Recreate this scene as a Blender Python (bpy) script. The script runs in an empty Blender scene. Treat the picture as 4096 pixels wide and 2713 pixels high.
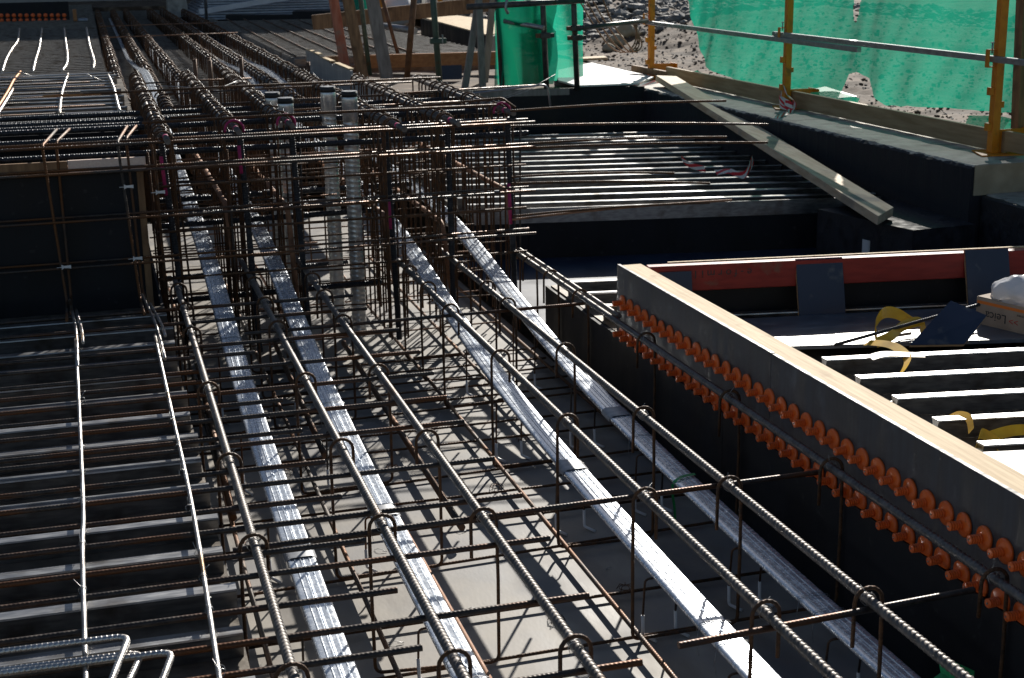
import bpy, bmesh, math, random
from mathutils import Vector, Matrix, noise
R = math.radians
random.seed(7)
S = bpy.context.scene
COL = S.collection

# ------------------------------------------------------------------ camera
CAMZ = 1.92
cam = bpy.data.cameras.new('camera'); camo = bpy.data.objects.new('camera', cam); COL.objects.link(camo)
S.camera = camo
cam.sensor_width = 36.0; cam.lens = 36.0*5746/4096; cam.clip_start = .05; cam.clip_end = 3000
pt, yw, rl = R(15.2), R(15.93), R(-0.9)
fwd = Vector((math.sin(yw)*math.cos(pt), math.cos(yw)*math.cos(pt), -math.sin(pt)))
rgt = Vector((math.cos(yw), -math.sin(yw), 0)); up = rgt.cross(fwd)
r2 = rgt*math.cos(rl)+up*math.sin(rl); u2 = up*math.cos(rl)-rgt*math.sin(rl)
m = Matrix((r2, u2, -fwd)).transposed().to_4x4(); m.translation = (0, 0, CAMZ); camo.matrix_world = m
cam.dof.use_dof = True; cam.dof.focus_distance = 5.6; cam.dof.aperture_fstop = 9.0

# ------------------------------------------------------------------ world, sun, exposure
SUN_AZ, SUN_EL = R(31), R(27)
w = bpy.data.worlds.new('World'); S.world = w; w.use_nodes = True
wn = w.node_tree.nodes; wl = w.node_tree.links
bg = wn['Background']; sky = wn.new('ShaderNodeTexSky'); sky.sky_type = 'NISHITA'; sky.sun_disc = False
sky.sun_elevation = SUN_EL; sky.sun_rotation = SUN_AZ; sky.air_density = 1.0; sky.dust_density = .6
wl.new(sky.outputs[0], bg.inputs[0]); bg.inputs[1].default_value = .05
sl = bpy.data.lights.new('sun', 'SUN'); sl.energy = 5.0; sl.angle = R(.53); sl.color = (1, .95, .87)
so = bpy.data.objects.new('sun', sl); COL.objects.link(so)
sv = Vector((math.sin(SUN_AZ)*math.cos(SUN_EL), math.cos(SUN_AZ)*math.cos(SUN_EL), math.sin(SUN_EL)))
so.rotation_euler = (-sv).to_track_quat('-Z', 'Y').to_euler(); so.location = sv*60
S.view_settings.view_transform = 'Standard'; S.view_settings.look = 'None'
S.view_settings.exposure = 0.35; S.view_settings.gamma = 1.0
S.render.engine = 'CYCLES'

# ------------------------------------------------------------------ materials
MATS = {}
def mat(name, c1, c2=None, scale=20., rough=.6, rough2=None, metal=0., bump=0., bscale=None, detail=6., ramp=(.35, .65),
        stretch=None, rebar=0., spec=.5, c3=None, c3scale=4., c3ramp=(.55, .65), coat=0.):
    m = bpy.data.materials.new(name); m.use_nodes = True; MATS[name] = m
    n = m.node_tree.nodes; l = m.node_tree.links; b = n['Principled BSDF']
    b.inputs['Metallic'].default_value = metal; b.inputs['Roughness'].default_value = rough
    b.inputs['Specular IOR Level'].default_value = spec
    if coat: b.inputs['Coat Weight'].default_value = coat; b.inputs['Coat Roughness'].default_value = .15
    geo = n.new('ShaderNodeNewGeometry'); src = geo.outputs['Position']
    mp = n.new('ShaderNodeMapping'); l.new(src, mp.inputs[0])
    if stretch: mp.inputs['Scale'].default_value = stretch
    tx = n.new('ShaderNodeTexNoise'); tx.inputs['Scale'].default_value = scale; tx.inputs['Detail'].default_value = detail
    l.new(mp.outputs[0], tx.inputs['Vector'])
    cr = n.new('ShaderNodeValToRGB'); cr.color_ramp.elements[0].position = ramp[0]; cr.color_ramp.elements[1].position = ramp[1]
    cr.color_ramp.elements[0].color = (*c1, 1); cr.color_ramp.elements[1].color = (*(c2 or c1), 1)
    l.new(tx.outputs[0], cr.inputs[0]); col = cr.outputs[0]
    if c3:
        t3 = n.new('ShaderNodeTexNoise'); t3.inputs['Scale'].default_value = c3scale; t3.inputs['Detail'].default_value = 8
        l.new(src, t3.inputs['Vector'])
        r3 = n.new('ShaderNodeValToRGB'); r3.color_ramp.elements[0].position = c3ramp[0]; r3.color_ramp.elements[1].position = c3ramp[1]
        l.new(t3.outputs[0], r3.inputs[0])
        mx = n.new('ShaderNodeMix'); mx.data_type = 'RGBA'; l.new(r3.outputs[0], mx.inputs[0]); l.new(col, mx.inputs[6])
        mx.inputs[7].default_value = (*c3, 1); col = mx.outputs[2]
    l.new(col, b.inputs['Base Color'])
    if rough2 is not None:
        mr = n.new('ShaderNodeMapRange'); mr.inputs[3].default_value = rough; mr.inputs[4].default_value = rough2
        mr.inputs[1].default_value = ramp[0]; mr.inputs[2].default_value = ramp[1]
        l.new(tx.outputs[0], mr.inputs[0]); l.new(mr.outputs[0], b.inputs['Roughness'])
    last = None
    if rebar:
        uv = n.new('ShaderNodeUVMap'); sp = n.new('ShaderNodeSeparateXYZ'); l.new(uv.outputs[0], sp.inputs[0])
        a = n.new('ShaderNodeMath'); a.operation = 'MULTIPLY_ADD'; l.new(sp.outputs[1], a.inputs[0]); a.inputs[1].default_value = 6.283/.014
        a2 = n.new('ShaderNodeMath'); a2.operation = 'SINE'; a3 = n.new('ShaderNodeMath'); a3.operation = 'MULTIPLY'
        l.new(sp.outputs[0], a3.inputs[0]); a3.inputs[1].default_value = 12.566
        a4 = n.new('ShaderNodeMath'); a4.operation = 'SINE'; l.new(a3.outputs[0], a4.inputs[0])
        a5 = n.new('ShaderNodeMath'); a5.operation = 'MULTIPLY'; a5.inputs[1].default_value = 1.6; l.new(a4.outputs[0], a5.inputs[0])
        l.new(a5.outputs[0], a.inputs[2]); l.new(a.outputs[0], a2.inputs[0])
        a6 = n.new('ShaderNodeMath'); a6.operation = 'MAXIMUM'; a6.inputs[1].default_value = 0.; l.new(a2.outputs[0], a6.inputs[0])
        bp = n.new('ShaderNodeBump'); bp.inputs['Strength'].default_value = rebar; bp.inputs['Distance'].default_value = .004
        l.new(a6.outputs[0], bp.inputs['Height']); last = bp
    if bump:
        bp = n.new('ShaderNodeBump'); bp.inputs['Strength'].default_value = bump; bp.inputs['Distance'].default_value = .01
        if bscale:
            t2 = n.new('ShaderNodeTexNoise'); t2.inputs['Scale'].default_value = bscale; t2.inputs['Detail'].default_value = 5
            l.new(mp.outputs[0], t2.inputs['Vector']); l.new(t2.outputs[0], bp.inputs['Height'])
        else: l.new(tx.outputs[0], bp.inputs['Height'])
        if last: l.new(last.outputs[0], bp.inputs['Normal'])
        last = bp
    if last: l.new(last.outputs[0], b.inputs['Normal'])
    return m

mat('bar', (.10, .088, .08), (.2, .18, .165), 30, rough=.42, rough2=.58, metal=.45, c3=(.13, .08, .05), c3scale=5, c3ramp=(.6, .72))
mat('bar_fine', (.05, .043, .038), (.10, .085, .075), 30, rough=.4, rough2=.6, metal=.6, rebar=.5, c3=(.16, .07, .028), c3scale=3, c3ramp=(.42, .6))
mat('bar_trans', (.04, .033, .03), (.085, .07, .06), 40, rough=.38, rough2=.55, metal=.6, c3=(.13, .052, .02), c3scale=2.2, c3ramp=(.47, .62))
mat('bar_dark', (.03, .032, .037), (.06, .062, .07), 25, rough=.4, rough2=.55, metal=.7, rebar=.8)
mat('rust', (.05, .027, .015), (.15, .068, .027), 35, rough=.55, rough2=.75, metal=.25, rebar=.5)
mat('rust_red', (.24, .11, .055), (.36, .19, .11), 30, rough=.55, rough2=.75, metal=.2, rebar=.25, c3=(.1, .05, .03), c3scale=6)
mat('rust_orange', (.42, .15, .035), (.5, .25, .1), 18, rough=.45, metal=.4, rebar=.4)
mat('bar_shiny', (.5, .47, .44), (.62, .6, .58), 14, rough=.28, rough2=.4, metal=.95, rebar=.35, c3=(.3, .2, .12), c3scale=4, c3ramp=(.58, .68))
mat('wire', (.3, .3, .3), (.5, .5, .5), 60, rough=.4, metal=.9)
mat('pink_paint', (.34, .012, .10), (.45, .03, .15), 60, rough=.6)
mat('galv', (.66, .71, .78), (.8, .84, .89), 45, rough=.22, rough2=.30, metal=.62, ramp=(.4, .6), c3=(.56, .61, .68), c3scale=70, c3ramp=(.56, .6))
mat('galv_deck', (.30, .30, .305), (.46, .46, .46), 12, rough=.36, rough2=.44, metal=1., stretch=(1, 6, 6), c3=(.2, .18, .16), c3scale=7, c3ramp=(.52, .7))
mat('deck_pan', (.07, .06, .048), (.21, .18, .145), 9, rough=.42, rough2=.6, metal=.45, c3=(.14, .12, .1), c3scale=14, c3ramp=(.52, .66), bump=.1, bscale=60)
mat('deck_side', (.035, .037, .04), (.06, .06, .06), 10, rough=.5, metal=.4)
mat('galv_pipe', (.62, .63, .63), (.78, .79, .78), 30, rough=.28, rough2=.38, metal=.7)
mat('rubber', (.012, .012, .013), (.02, .02, .02), 20, rough=.6)
mat('ply_floor', (.19, .17, .147), (.38, .345, .295), 7, rough=.5, rough2=.7, bump=.045, bscale=70, c3=(.2, .195, .195), c3scale=3.2, c3ramp=(.42, .68), detail=14, ramp=(.3, .7), stretch=(1, .45, 1))
mat('ply_black', (.007, .008, .0105), (.016, .017, .021), 5, rough=.5, rough2=.7, spec=.3, detail=10, c3=(.03, .031, .034), c3scale=22, c3ramp=(.64, .74), stretch=(1, 1, .35))
mat('ply_streak', (.03, .03, .033), (.085, .086, .095), 7, rough=.45, rough2=.65, detail=8, stretch=(1, 5, .25), c3=(.12, .12, .135), c3scale=8, c3ramp=(.6, .74))
mat('ply_blue', (.012, .022, .05), (.02, .034, .07), 4, rough=.4, rough2=.55, c3=(.09, .1, .11), c3scale=11, c3ramp=(.62, .74))
mat('ply_edge', (.28, .19, .11), (.42, .3, .18), 40, rough=.8, stretch=(.3, .3, 6))
mat('ply_grey', (.30, .29, .28), (.40, .39, .37), 5, rough=.65, stretch=(1, 3, .3), detail=8)
mat('ply_white', (.62, .6, .56), (.74, .72, .68), 4, rough=.5, c3=(.4, .38, .35), c3scale=12, c3ramp=(.6, .75))
mat('ply_gloss', (.07, .08, .1), (.12, .135, .16), 5, rough=.3, rough2=.42, spec=.8, stretch=(1, 3, 1), c3=(.2, .2, .21), c3scale=9, c3ramp=(.58, .72))
mat('deck_board', (.50, .50, .49), (.64, .64, .62), 5, rough=.42, rough2=.55, c3=(.33, .33, .33), c3scale=7, c3ramp=(.58, .7))
mat('lvl', (.50, .35, .18), (.70, .53, .31), 10, rough=.75, stretch=(6, .35, 6), detail=9, bump=.25, c3=(.35, .22, .1), c3scale=6, c3ramp=(.6, .75))
mat('plank', (.54, .39, .24), (.72, .57, .40), 7, rough=.75, detail=9, stretch=(2.4, .5, 3), bump=.2, c3=(.26, .23, .2), c3scale=3.2, c3ramp=(.58, .72))
mat('toe', (.30, .20, .10), (.42, .30, .17), 8, rough=.75, stretch=(4, .4, 4), bump=.15)
mat('lvl_red', (.2, .012, .008), (.28, .022, .014), 9, rough=.6, stretch=(.5, 4, 4), c3=(.16, .09, .06), c3scale=7, c3ramp=(.6, .72), bump=.1)
mat('timber_orange', (.33, .14, .05), (.45, .21, .08), 8, rough=.7, stretch=(.5, 4, 4))
mat('timber_brown', (.18, .10, .05), (.32, .19, .095), 9, rough=.75, stretch=(3, 3, .4), c3=(.14, .08, .04), c3scale=5)
mat('timber_grey', (.2, .18, .16), (.3, .275, .25), 9, rough=.8, stretch=(3, 3, .4))
mat('timber_red', (.34, .10, .055), (.46, .2, .13), 7, rough=.75, stretch=(3, 3, .6), c3=(.3, .2, .15), c3scale=8)
mat('tube_green', (.04, .075, .06), (.07, .11, .085), 15, rough=.55, c3=(.1, .06, .03), c3scale=10, c3ramp=(.6, .75))
mat('tube_rust', (.11, .055, .03), (.2, .1, .05), 14, rough=.6, metal=.3)
mat('tube_dark', (.055, .053, .055), (.11, .105, .1), 14, rough=.5, metal=.5, c3=(.09, .045, .025), c3scale=9, c3ramp=(.6, .7))
mat('tube_galv', (.25, .26, .28), (.38, .39, .41), 18, rough=.35, rough2=.5, metal=.85)
mat('yellow', (.60, .19, .005), (.7, .25, .01), 14, rough=.5, c3=(.3, .13, .02), c3scale=9, c3ramp=(.6, .72))
mat('orange', (.88, .135, .016), (.94, .17, .026), 25, rough=.3, c3=(.5, .1, .03), c3scale=30, c3ramp=(.6, .75))
mat('concrete', (.26, .24, .21), (.40, .37, .32), 8, rough=.8, detail=10, bump=.35, bscale=30, c3=(.15, .14, .125), c3scale=5, c3ramp=(.55, .7))
mat('concrete_tan', (.32, .27, .18), (.42, .36, .25), 8, rough=.85, detail=10, bump=.35, bscale=30)
mat('membrane', (.008, .009, .013), (.02, .021, .027), 14, rough=.45, rough2=.7, bump=.3, bscale=35)
mat('earth', (.045, .028, .017), (.15, .098, .062), 2.2, rough=.9, detail=12, bump=.8, bscale=14, c3=(.21, .155, .105), c3scale=3, c3ramp=(.55, .66))
mat('gravel', (.10, .095, .09), (.30, .285, .265), 6, rough=.8, detail=5, bump=.3)
mat('white_sheet', (.74, .74, .73), (.82, .82, .81), 3, rough=.45, c3=(.45, .42, .38), c3scale=16, c3ramp=(.66, .72))
mat('white_plastic', (.75, .75, .75), None, rough=.4)
mat('grey_tape', (.32, .33, .35), (.42, .43, .45), 40, rough=.45, metal=.2)
mat('foam', (.8, .62, .52), (.86, .7, .6), 90, rough=.9)
mat('cardboard', (.33, .26, .2), (.4, .32, .25), 12, rough=.85)
mat('print_orange', (.75, .2, .03), None, rough=.7)
mat('print_dark', (.02, .02, .025), (.05, .05, .05), 30, rough=.7)
mat('print_red', (.45, .05, .03), None, rough=.7)
mat('yellow_tape', (.72, .40, .01), (.8, .5, .02), 20, rough=.35, coat=.3)
mat('green_ribbon', (.02, .3, .08), (.04, .4, .12), 20, rough=.4)
mat('cloth_dark', (.012, .014, .022), (.02, .024, .035), 20, rough=.9)
mat('skin', (.5, .33, .25), None, rough=.6)
mat('boot', (.03, .022, .018), None, rough=.7)
mat('hiviz', (.75, .3, .03), (.8, .4, .05), 10, rough=.8)
mat('sheet_blue', (.25, .29, .35), (.36, .4, .46), 8, rough=.4, metal=.7)
mat('white_beam', (.55, .56, .58), (.65, .66, .68), 5, rough=.45)
mat('brick_pink', (.42, .2, .18), (.5, .26, .22), 20, rough=.85)
mat('facade', (.3, .29, .28), (.36, .35, .33), 3, rough=.8)
mat('glass_dark', (.02, .025, .03), None, rough=.1)

def net_mat():
    m = bpy.data.materials.new('green_net'); m.use_nodes = True; MATS['green_net'] = m
    n = m.node_tree.nodes; l = m.node_tree.links; n.remove(n['Principled BSDF']); out = n['Material Output']
    d = n.new('ShaderNodeBsdfDiffuse'); t = n.new('ShaderNodeBsdfTranslucent'); tr = n.new('ShaderNodeBsdfTransparent')
    d.inputs[0].default_value = (.009, .17, .105, 1); t.inputs[0].default_value = (.022, .375, .245, 1)
    a = n.new('ShaderNodeMixShader'); a.inputs[0].default_value = .62; l.new(d.outputs[0], a.inputs[1]); l.new(t.outputs[0], a.inputs[2])
    b = n.new('ShaderNodeMixShader'); l.new(a.outputs[0], b.inputs[1]); l.new(tr.outputs[0], b.inputs[2])
    g = n.new('ShaderNodeNewGeometry'); mp = n.new('ShaderNodeMapping'); mp.inputs['Scale'].default_value = (14, 14, 70)
    nz = n.new('ShaderNodeTexNoise'); nz.inputs['Scale'].default_value = 6; nz.inputs['Detail'].default_value = 6
    l.new(g.outputs['Position'], mp.inputs[0]); l.new(mp.outputs[0], nz.inputs['Vector'])
    mr = n.new('ShaderNodeMapRange'); mr.inputs[1].default_value = .3; mr.inputs[2].default_value = .75; mr.inputs[3].default_value = .09; mr.inputs[4].default_value = .17
    l.new(nz.outputs[0], mr.inputs[0]); l.new(mr.outputs[0], b.inputs[0]); l.new(b.outputs[0], out.inputs[0])
net_mat()
def film_mat():
    m = bpy.data.materials.new('bubble_film'); m.use_nodes = True; MATS['bubble_film'] = m
    b = m.node_tree.nodes['Principled BSDF']; n = m.node_tree.nodes; l = m.node_tree.links
    b.inputs['Base Color'].default_value = (.85, .85, .88, 1); b.inputs['Roughness'].default_value = .15; b.inputs['Transmission Weight'].default_value = .3
    b.inputs['IOR'].default_value = 1.15
    t = n.new('ShaderNodeTexVoronoi'); t.inputs['Scale'].default_value = 45; bp = n.new('ShaderNodeBump'); bp.inputs['Strength'].default_value = .8
    l.new(t.outputs[0], bp.inputs['Height']); l.new(bp.outputs[0], b.inputs['Normal'])
film_mat()
def stripe_mat():
    m = bpy.data.materials.new('warning_tape'); m.use_nodes = True; MATS['warning_tape'] = m
    n = m.node_tree.nodes; l = m.node_tree.links; b = n['Principled BSDF']; b.inputs['Roughness'].default_value = .4
    uv = n.new('ShaderNodeUVMap'); sp = n.new('ShaderNodeSeparateXYZ'); l.new(uv.outputs[0], sp.inputs[0])
    a = n.new('ShaderNodeMath'); a.operation = 'MULTIPLY_ADD'; a.inputs[1].default_value = 5.0; l.new(sp.outputs[1], a.inputs[0])
    l.new(sp.outputs[0], a.inputs[2])
    f = n.new('ShaderNodeMath'); f.operation = 'FRACT'; l.new(a.outputs[0], f.inputs[0])
    g = n.new('ShaderNodeMath'); g.operation = 'GREATER_THAN'; g.inputs[1].default_value = .5; l.new(f.outputs[0], g.inputs[0])
    mx = n.new('ShaderNodeMix'); mx.data_type = 'RGBA'; mx.inputs[6].default_value = (.66, .012, .015, 1); mx.inputs[7].default_value = (.72, .69, .62, 1)
    l.new(g.outputs[0], mx.inputs[0]); l.new(mx.outputs[2], b.inputs['Base Color'])
stripe_mat()
def kerb_mat():
    # waterproofing brushed up the inner face of a concrete kerb: a ragged painted line below the arris
    m = mat('kerb', (.36, .335, .285), (.55, .51, .44), 8, rough=.75, detail=10, bump=.35, bscale=30, c3=(.15, .14, .125), c3scale=5, c3ramp=(.55, .7))
    n = m.node_tree.nodes; l = m.node_tree.links; b = n['Principled BSDF']
    old = b.inputs['Base Color'].links[0].from_socket
    g = n.new('ShaderNodeNewGeometry'); sp = n.new('ShaderNodeSeparateXYZ'); l.new(g.outputs['Position'], sp.inputs[0])
    nz = n.new('ShaderNodeTexNoise'); nz.inputs['Scale'].default_value = 9; nz.inputs['Detail'].default_value = 8; l.new(g.outputs['Position'], nz.inputs['Vector'])
    a = n.new('ShaderNodeMath'); a.operation = 'MULTIPLY_ADD'; l.new(nz.outputs[0], a.inputs[0]); a.inputs[1].default_value = .05; l.new(sp.outputs[2], a.inputs[2])
    c = n.new('ShaderNodeMath'); c.operation = 'LESS_THAN'; c.inputs[1].default_value = .462; l.new(a.outputs[0], c.inputs[0])
    mx = n.new('ShaderNodeMix'); mx.data_type = 'RGBA'; l.new(c.outputs[0], mx.inputs[0]); l.new(old, mx.inputs[6]); mx.inputs[7].default_value = (.013, .014, .02, 1)
    l.new(mx.outputs[2], b.inputs['Base Color'])
kerb_mat()

# ------------------------------------------------------------------ builders
def tag(o, label=None, cat=None, group=None, kind=None):
    if label: o['label'] = label
    if cat: o['category'] = cat
    if group: o['group'] = group
    if kind: o['kind'] = kind
    return o
def link(name, me, m=None, parent=None, smooth=False):
    if m and not me.materials: me.materials.append(MATS[m])
    if smooth: me.polygons.foreach_set('use_smooth', [True]*len(me.polygons))
    o = bpy.data.objects.new(name, me); COL.objects.link(o)
    if parent: o.parent = parent
    return o
def empty(name, loc=(0, 0, 0), rz=0.):
    o = bpy.data.objects.new(name, None); o.empty_display_size = .05; COL.objects.link(o); o.location = loc; o.rotation_euler = (0, 0, rz); return o
def pyd(name, v, f):
    me = bpy.data.meshes.new(name); me.from_pydata(v, [], f); me.update(); return me
def boxmesh(name, x0, x1, y0, y1, z0, z1, bev=0.):
    bm = bmesh.new(); bmesh.ops.create_cube(bm, size=1)
    for v in bm.verts: v.co = Vector(((x0+x1)/2+v.co.x*(x1-x0), (y0+y1)/2+v.co.y*(y1-y0), (z0+z1)/2+v.co.z*(z1-z0)))
    if bev: bmesh.ops.bevel(bm, geom=bm.edges[:], offset=bev, segments=1, affect='EDGES', profile=.5)
    me = bpy.data.meshes.new(name); bm.to_mesh(me); bm.free(); return me
def box(name, x0, x1, y0, y1, z0, z1, m, parent=None, bev=0.):
    return link(name, boxmesh(name, x0, x1, y0, y1, z0, z1, bev), m, parent)
def beam(name, a, b, wd, ht, m, parent=None, bev=.002, roll=0., upv=None):
    """box from point a to b (centre line), width wd (side), height ht (up)"""
    a = Vector(a); b = Vector(b); d = b-a; L = d.length; d.normalize()
    u = Vector(upv) if upv else Vector((0, 0, 1))
    if abs(d.z) > .9 and not upv: u = Vector((0, 1, 0))
    s = d.cross(u).normalized(); u = s.cross(d).normalized()
    if roll: q = Matrix.Rotation(roll, 3, d); s = q@s; u = q@u
    me = boxmesh(name, -wd/2, wd/2, 0, L, -ht/2, ht/2, bev)
    me.transform(Matrix((s, d, u)).transposed().to_4x4()); me.transform(Matrix.Translation(a))
    return link(name, me, m, parent)
def fillet(pts, rad, n=4):
    pts = [Vector(p) for p in pts]; out = [pts[0]]
    for i in range(1, len(pts)-1):
        p = pts[i]; a = pts[i-1]-p; b = pts[i+1]-p; la, lb = a.length, b.length; a.normalize(); b.normalize()
        ang = a.angle(b)
        if ang > 3.05: out.append(p); continue
        t = min(rad/math.tan(ang/2), la*.48, lb*.48); p0 = p+a*t; p1 = p+b*t
        for k in range(n+1):
            f = k/n; out.append(p0*(1-f)**2+p*2*f*(1-f)+p1*f*f)
    out.append(pts[-1]); return out
def tubemesh(name, pts, r, sides=8, cap=True, rf=None):
    pts = [Vector(p) for p in pts]; v = []; f = []; uvs = []; n = len(pts)
    t0 = (pts[1]-pts[0]).normalized(); u = Vector((1, 0, 0)) if abs(t0.y) > .9 else t0.orthogonal().normalized(); s = 0; svals = []
    for i, p in enumerate(pts):
        if i == 0: t = t0
        elif i == n-1: t = (pts[i]-pts[i-1]).normalized()
        else: t = ((pts[i+1]-pts[i]).normalized()+(pts[i]-pts[i-1]).normalized()).normalized()
        u = (u-t*u.dot(t)).normalized(); w_ = t.cross(u)
        if i: s += (pts[i]-pts[i-1]).length
        svals.append(s)
        for k in range(sides):
            a = 2*math.pi*k/sides; rr = r if rf is None else rf(s, a, r)
            v.append(p+(u*math.cos(a)+w_*math.sin(a))*rr)
    for i in range(n-1):
        for k in range(sides):
            k2 = (k+1) % sides
            f.append((i*sides+k, i*sides+k2, (i+1)*sides+k2, (i+1)*sides+k))
            uvs += [(k/sides, svals[i]), ((k+1)/sides, svals[i]), ((k+1)/sides, svals[i+1]), (k/sides, svals[i+1])]
    nf = len(f)
    if cap:
        f.append(tuple(range(sides-1, -1, -1))); f.append(tuple((n-1)*sides+k for k in range(sides)))
        uvs += [(0, 0)]*sides*2
    me = pyd(name, v, f); ul = me.uv_layers.new(name='UVMap'); ul.data.foreach_set('uv', [c for q in uvs for c in q])
    me.polygons.foreach_set('use_smooth', [True]*nf+[False]*(len(f)-nf)); return me
def tube(name, pts, r, m, parent=None, sides=8, rad=0., n=4, cap=True):
    if rad: pts = fillet(pts, rad, n)
    return link(name, tubemesh(name, pts, r, sides, cap), m, parent)
def ribbed(name, a, b, r, m, pitch=.012, h=.10, sides=10, per=4, parent=None, bow=None):
    """deformed bar with real crescent ridges"""
    a = Vector(a); b = Vector(b); L = (b-a).length; n = max(2, int(L/pitch*per))
    ph = random.random()
    def rf(s, an, r_):
        q = math.cos(2*math.pi*(s/pitch+ph)+1.7*math.cos(an)*(1 if math.sin(an) > 0 else -1))
        side = abs(math.sin(an))**.5
        return r_*(.96+h*max(0, q)**1.5*side+(.12 if side < .42 else 0))
    pts = []
    for i in range(n+1):
        f = i/n; p = a.lerp(b, f)
        if bow: p = p+Vector(bow)*math.sin(math.pi*f)
        pts.append(p)
    return link(name, tubemesh(name, pts, r, sides, True, rf), m, parent)
def ribbon(name, pts, wv, m, parent=None):
    v = []; f = []; uvs = []; s = 0; sv_ = []
    for i, p in enumerate(pts):
        p = Vector(p); q = Vector(wv[i] if isinstance(wv, list) else wv)
        v += [p-q/2, p+q/2]
        if i: s += (p-Vector(pts[i-1])).length
        sv_.append(s)
    for i in range(len(pts)-1):
        f.append((2*i, 2*i+1, 2*i+3, 2*i+2)); uvs += [(0, sv_[i]), (1, sv_[i]), (1, sv_[i+1]), (0, sv_[i+1])]
    me = pyd(name, v, f); ul = me.uv_layers.new(name='UVMap'); ul.data.foreach_set('uv', [c for q in uvs for c in q])
    o = link(name, me, m, parent, True)
    return o
def copy(o, parent=None, loc=None):
    c = o.copy(); COL.objects.link(c); c.parent = parent
    if loc is not None: c.location = loc
    for ch in list(o.children): copy(ch, c)
    return c
def spline(pts, n=6):
    P = [Vector(p) for p in pts]; P = [P[0]*2-P[1]]+P+[P[-1]*2-P[-2]]; out = []
    for i in range(1, len(P)-2):
        for k in range(n):
            t = k/n; a, b, c, d = P[i-1:i+3]
            out.append(.5*((2*b)+(c-a)*t+(2*a-5*b+4*c-d)*t*t+(3*b-a-3*c+d)*t**3))
    out.append(P[-2]); return out
def ngon(name, poly, z0, z1, m, parent=None):
    n = len(poly); v = [(x, y, z0) for x, y in poly]+[(x, y, z1) for x, y in poly]
    f = [tuple(range(n-1, -1, -1)), tuple(range(n, 2*n))]+[(i, (i+1) % n, n+(i+1) % n, n+i) for i in range(n)]
    return link(name, pyd(name, v, f), m, parent)
ORD = ['first', 'second', 'third', 'fourth', 'fifth', 'sixth', 'seventh', 'eighth', 'ninth', 'tenth', 'eleventh', 'twelfth', 'thirteenth', 'fourteenth', 'fifteenth', 'sixteenth']
def hull_fix(me):
    bm = bmesh.new(); bm.from_mesh(me); bmesh.ops.recalc_face_normals(bm, faces=bm.faces); bm.to_mesh(me); bm.free()

# ------------------------------------------------------------------ ground
def hgt(x, y):
    n1 = noise.noise(Vector((x*.35, y*.35, 0)))*.10+noise.noise(Vector((x*1.3, y*1.3, 3)))*.045+noise.noise(Vector((x*4.5, y*4.5, 7)))*.035+noise.noise(Vector((x*11, y*11, 9)))*.022
    z = .40+n1*min(1, max(0, (x-6.5)/1.0))+max(0, x-9)*.012+max(0, y-24)*.012*(1 if x > 4 else .3)
    z += .55*math.exp(-((x-10.5)**2/5+(y-21)**2/14))+.9*math.exp(-((x-8.8)**2/3.2+(y-28)**2/12))
    return z
def grid(name, xs, ys, hf, m, parent=None):
    v = [(x, y, hf(x, y)) for y in ys for x in xs]; nx = len(xs)
    f = [(j*nx+i, j*nx+i+1, (j+1)*nx+i+1, (j+1)*nx+i) for j in range(len(ys)-1) for i in range(nx-1)]
    return link(name, pyd(name, v, f), m, parent, True)
def rng(a, b, st): return [a+(b-a)*i/int(round((b-a)/st)) for i in range(int(round((b-a)/st))+1)]
tag(box('ground', -400, 500, -200, 1200, -1.4, -1.0, 'earth'), 'wide brown ground under and around the building site', None, None, 'structure')
tag(grid('earth_bank', rng(6.55, 26, .07), rng(2, 46, .08), hgt, 'earth'), 'brown churned earth beside the kerb and guard rail', None, None, 'structure')
tag(grid('earth_terrace', rng(2.6, 6.55, .3), rng(15.0, 46, .3), lambda x, y: .395+.03*noise.noise(Vector((x*1.5, y*1.5, 1))), 'earth'), 'flat dark earth behind the black upstand', None, None, 'structure')
tag(box('far_ground', -200, 300, 45.5, 900, -1.0, .42, 'earth'), 'earth running on beyond the far deck', None, None, 'structure')

# ------------------------------------------------------------------ decks
SK = -.165                                       # plan skew of everything right of the beam trench
def rib_mesh(name, x0, x1, skew=0.):
    prof = [(-.005, -.029), (-.0225, .044), (-.0265, .049), (-.025, .055), (.025, .055), (.0265, .049), (.0225, .044), (.005, -.029)]
    v = []; n = len(prof)
    for x in (x0, x1):
        for y, z in prof: v.append((x, y+skew*x, z))
    f = [tuple((i, (i+1) % n, n+(i+1) % n, n+i)) for i in range(n)]+[tuple(range(n)), tuple(range(2*n-1, n-1, -1))]
    me = pyd(name, v, f); hull_fix(me); me.materials.append(MATS['galv_deck']); return me
def stiff_mesh(name, x0, x1, skew=0.):
    prof = [(-.011, -.029), (-.006, -.019), (.006, -.019), (.011, -.029)]; v = []
    for x in (x0, x1):
        for y, z in prof: v.append((x, y+skew*x, z))
    f = [(0, 1, 5, 4), (1, 2, 6, 5), (2, 3, 7, 6), (0, 3, 2, 1), (4, 5, 6, 7)]
    me = pyd(name, v, f); hull_fix(me); me.materials.append(MATS['galv_deck']); return me
deckL = tag(box('left_deck', -6, .283, 1.5, 8.262, -.042, -.03, 'deck_pan'), 'ribbed steel decking beside the beam trench', None, None, 'structure')
rm = rib_mesh('rib', -6, 0); sm = stiff_mesh('stiffener', -6, 0)
for k in range(15):
    y = 3.822+.3*(k-1); e = .283+random.uniform(-.012, .012)
    o = link('rib', rm, None, deckL); o.location = (e, y, 0)
    o = link('stiffener', sm, None, deckL); o.location = (.28, y+.15, 0)
plateau = tag(box('raised_deck', -8, .27, 10.12, 14.5, .75, .77, 'deck_pan'), 'upper ribbed decking behind the black riser', None, None, 'structure')
rm2 = rib_mesh('rib', -8, 0)
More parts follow.
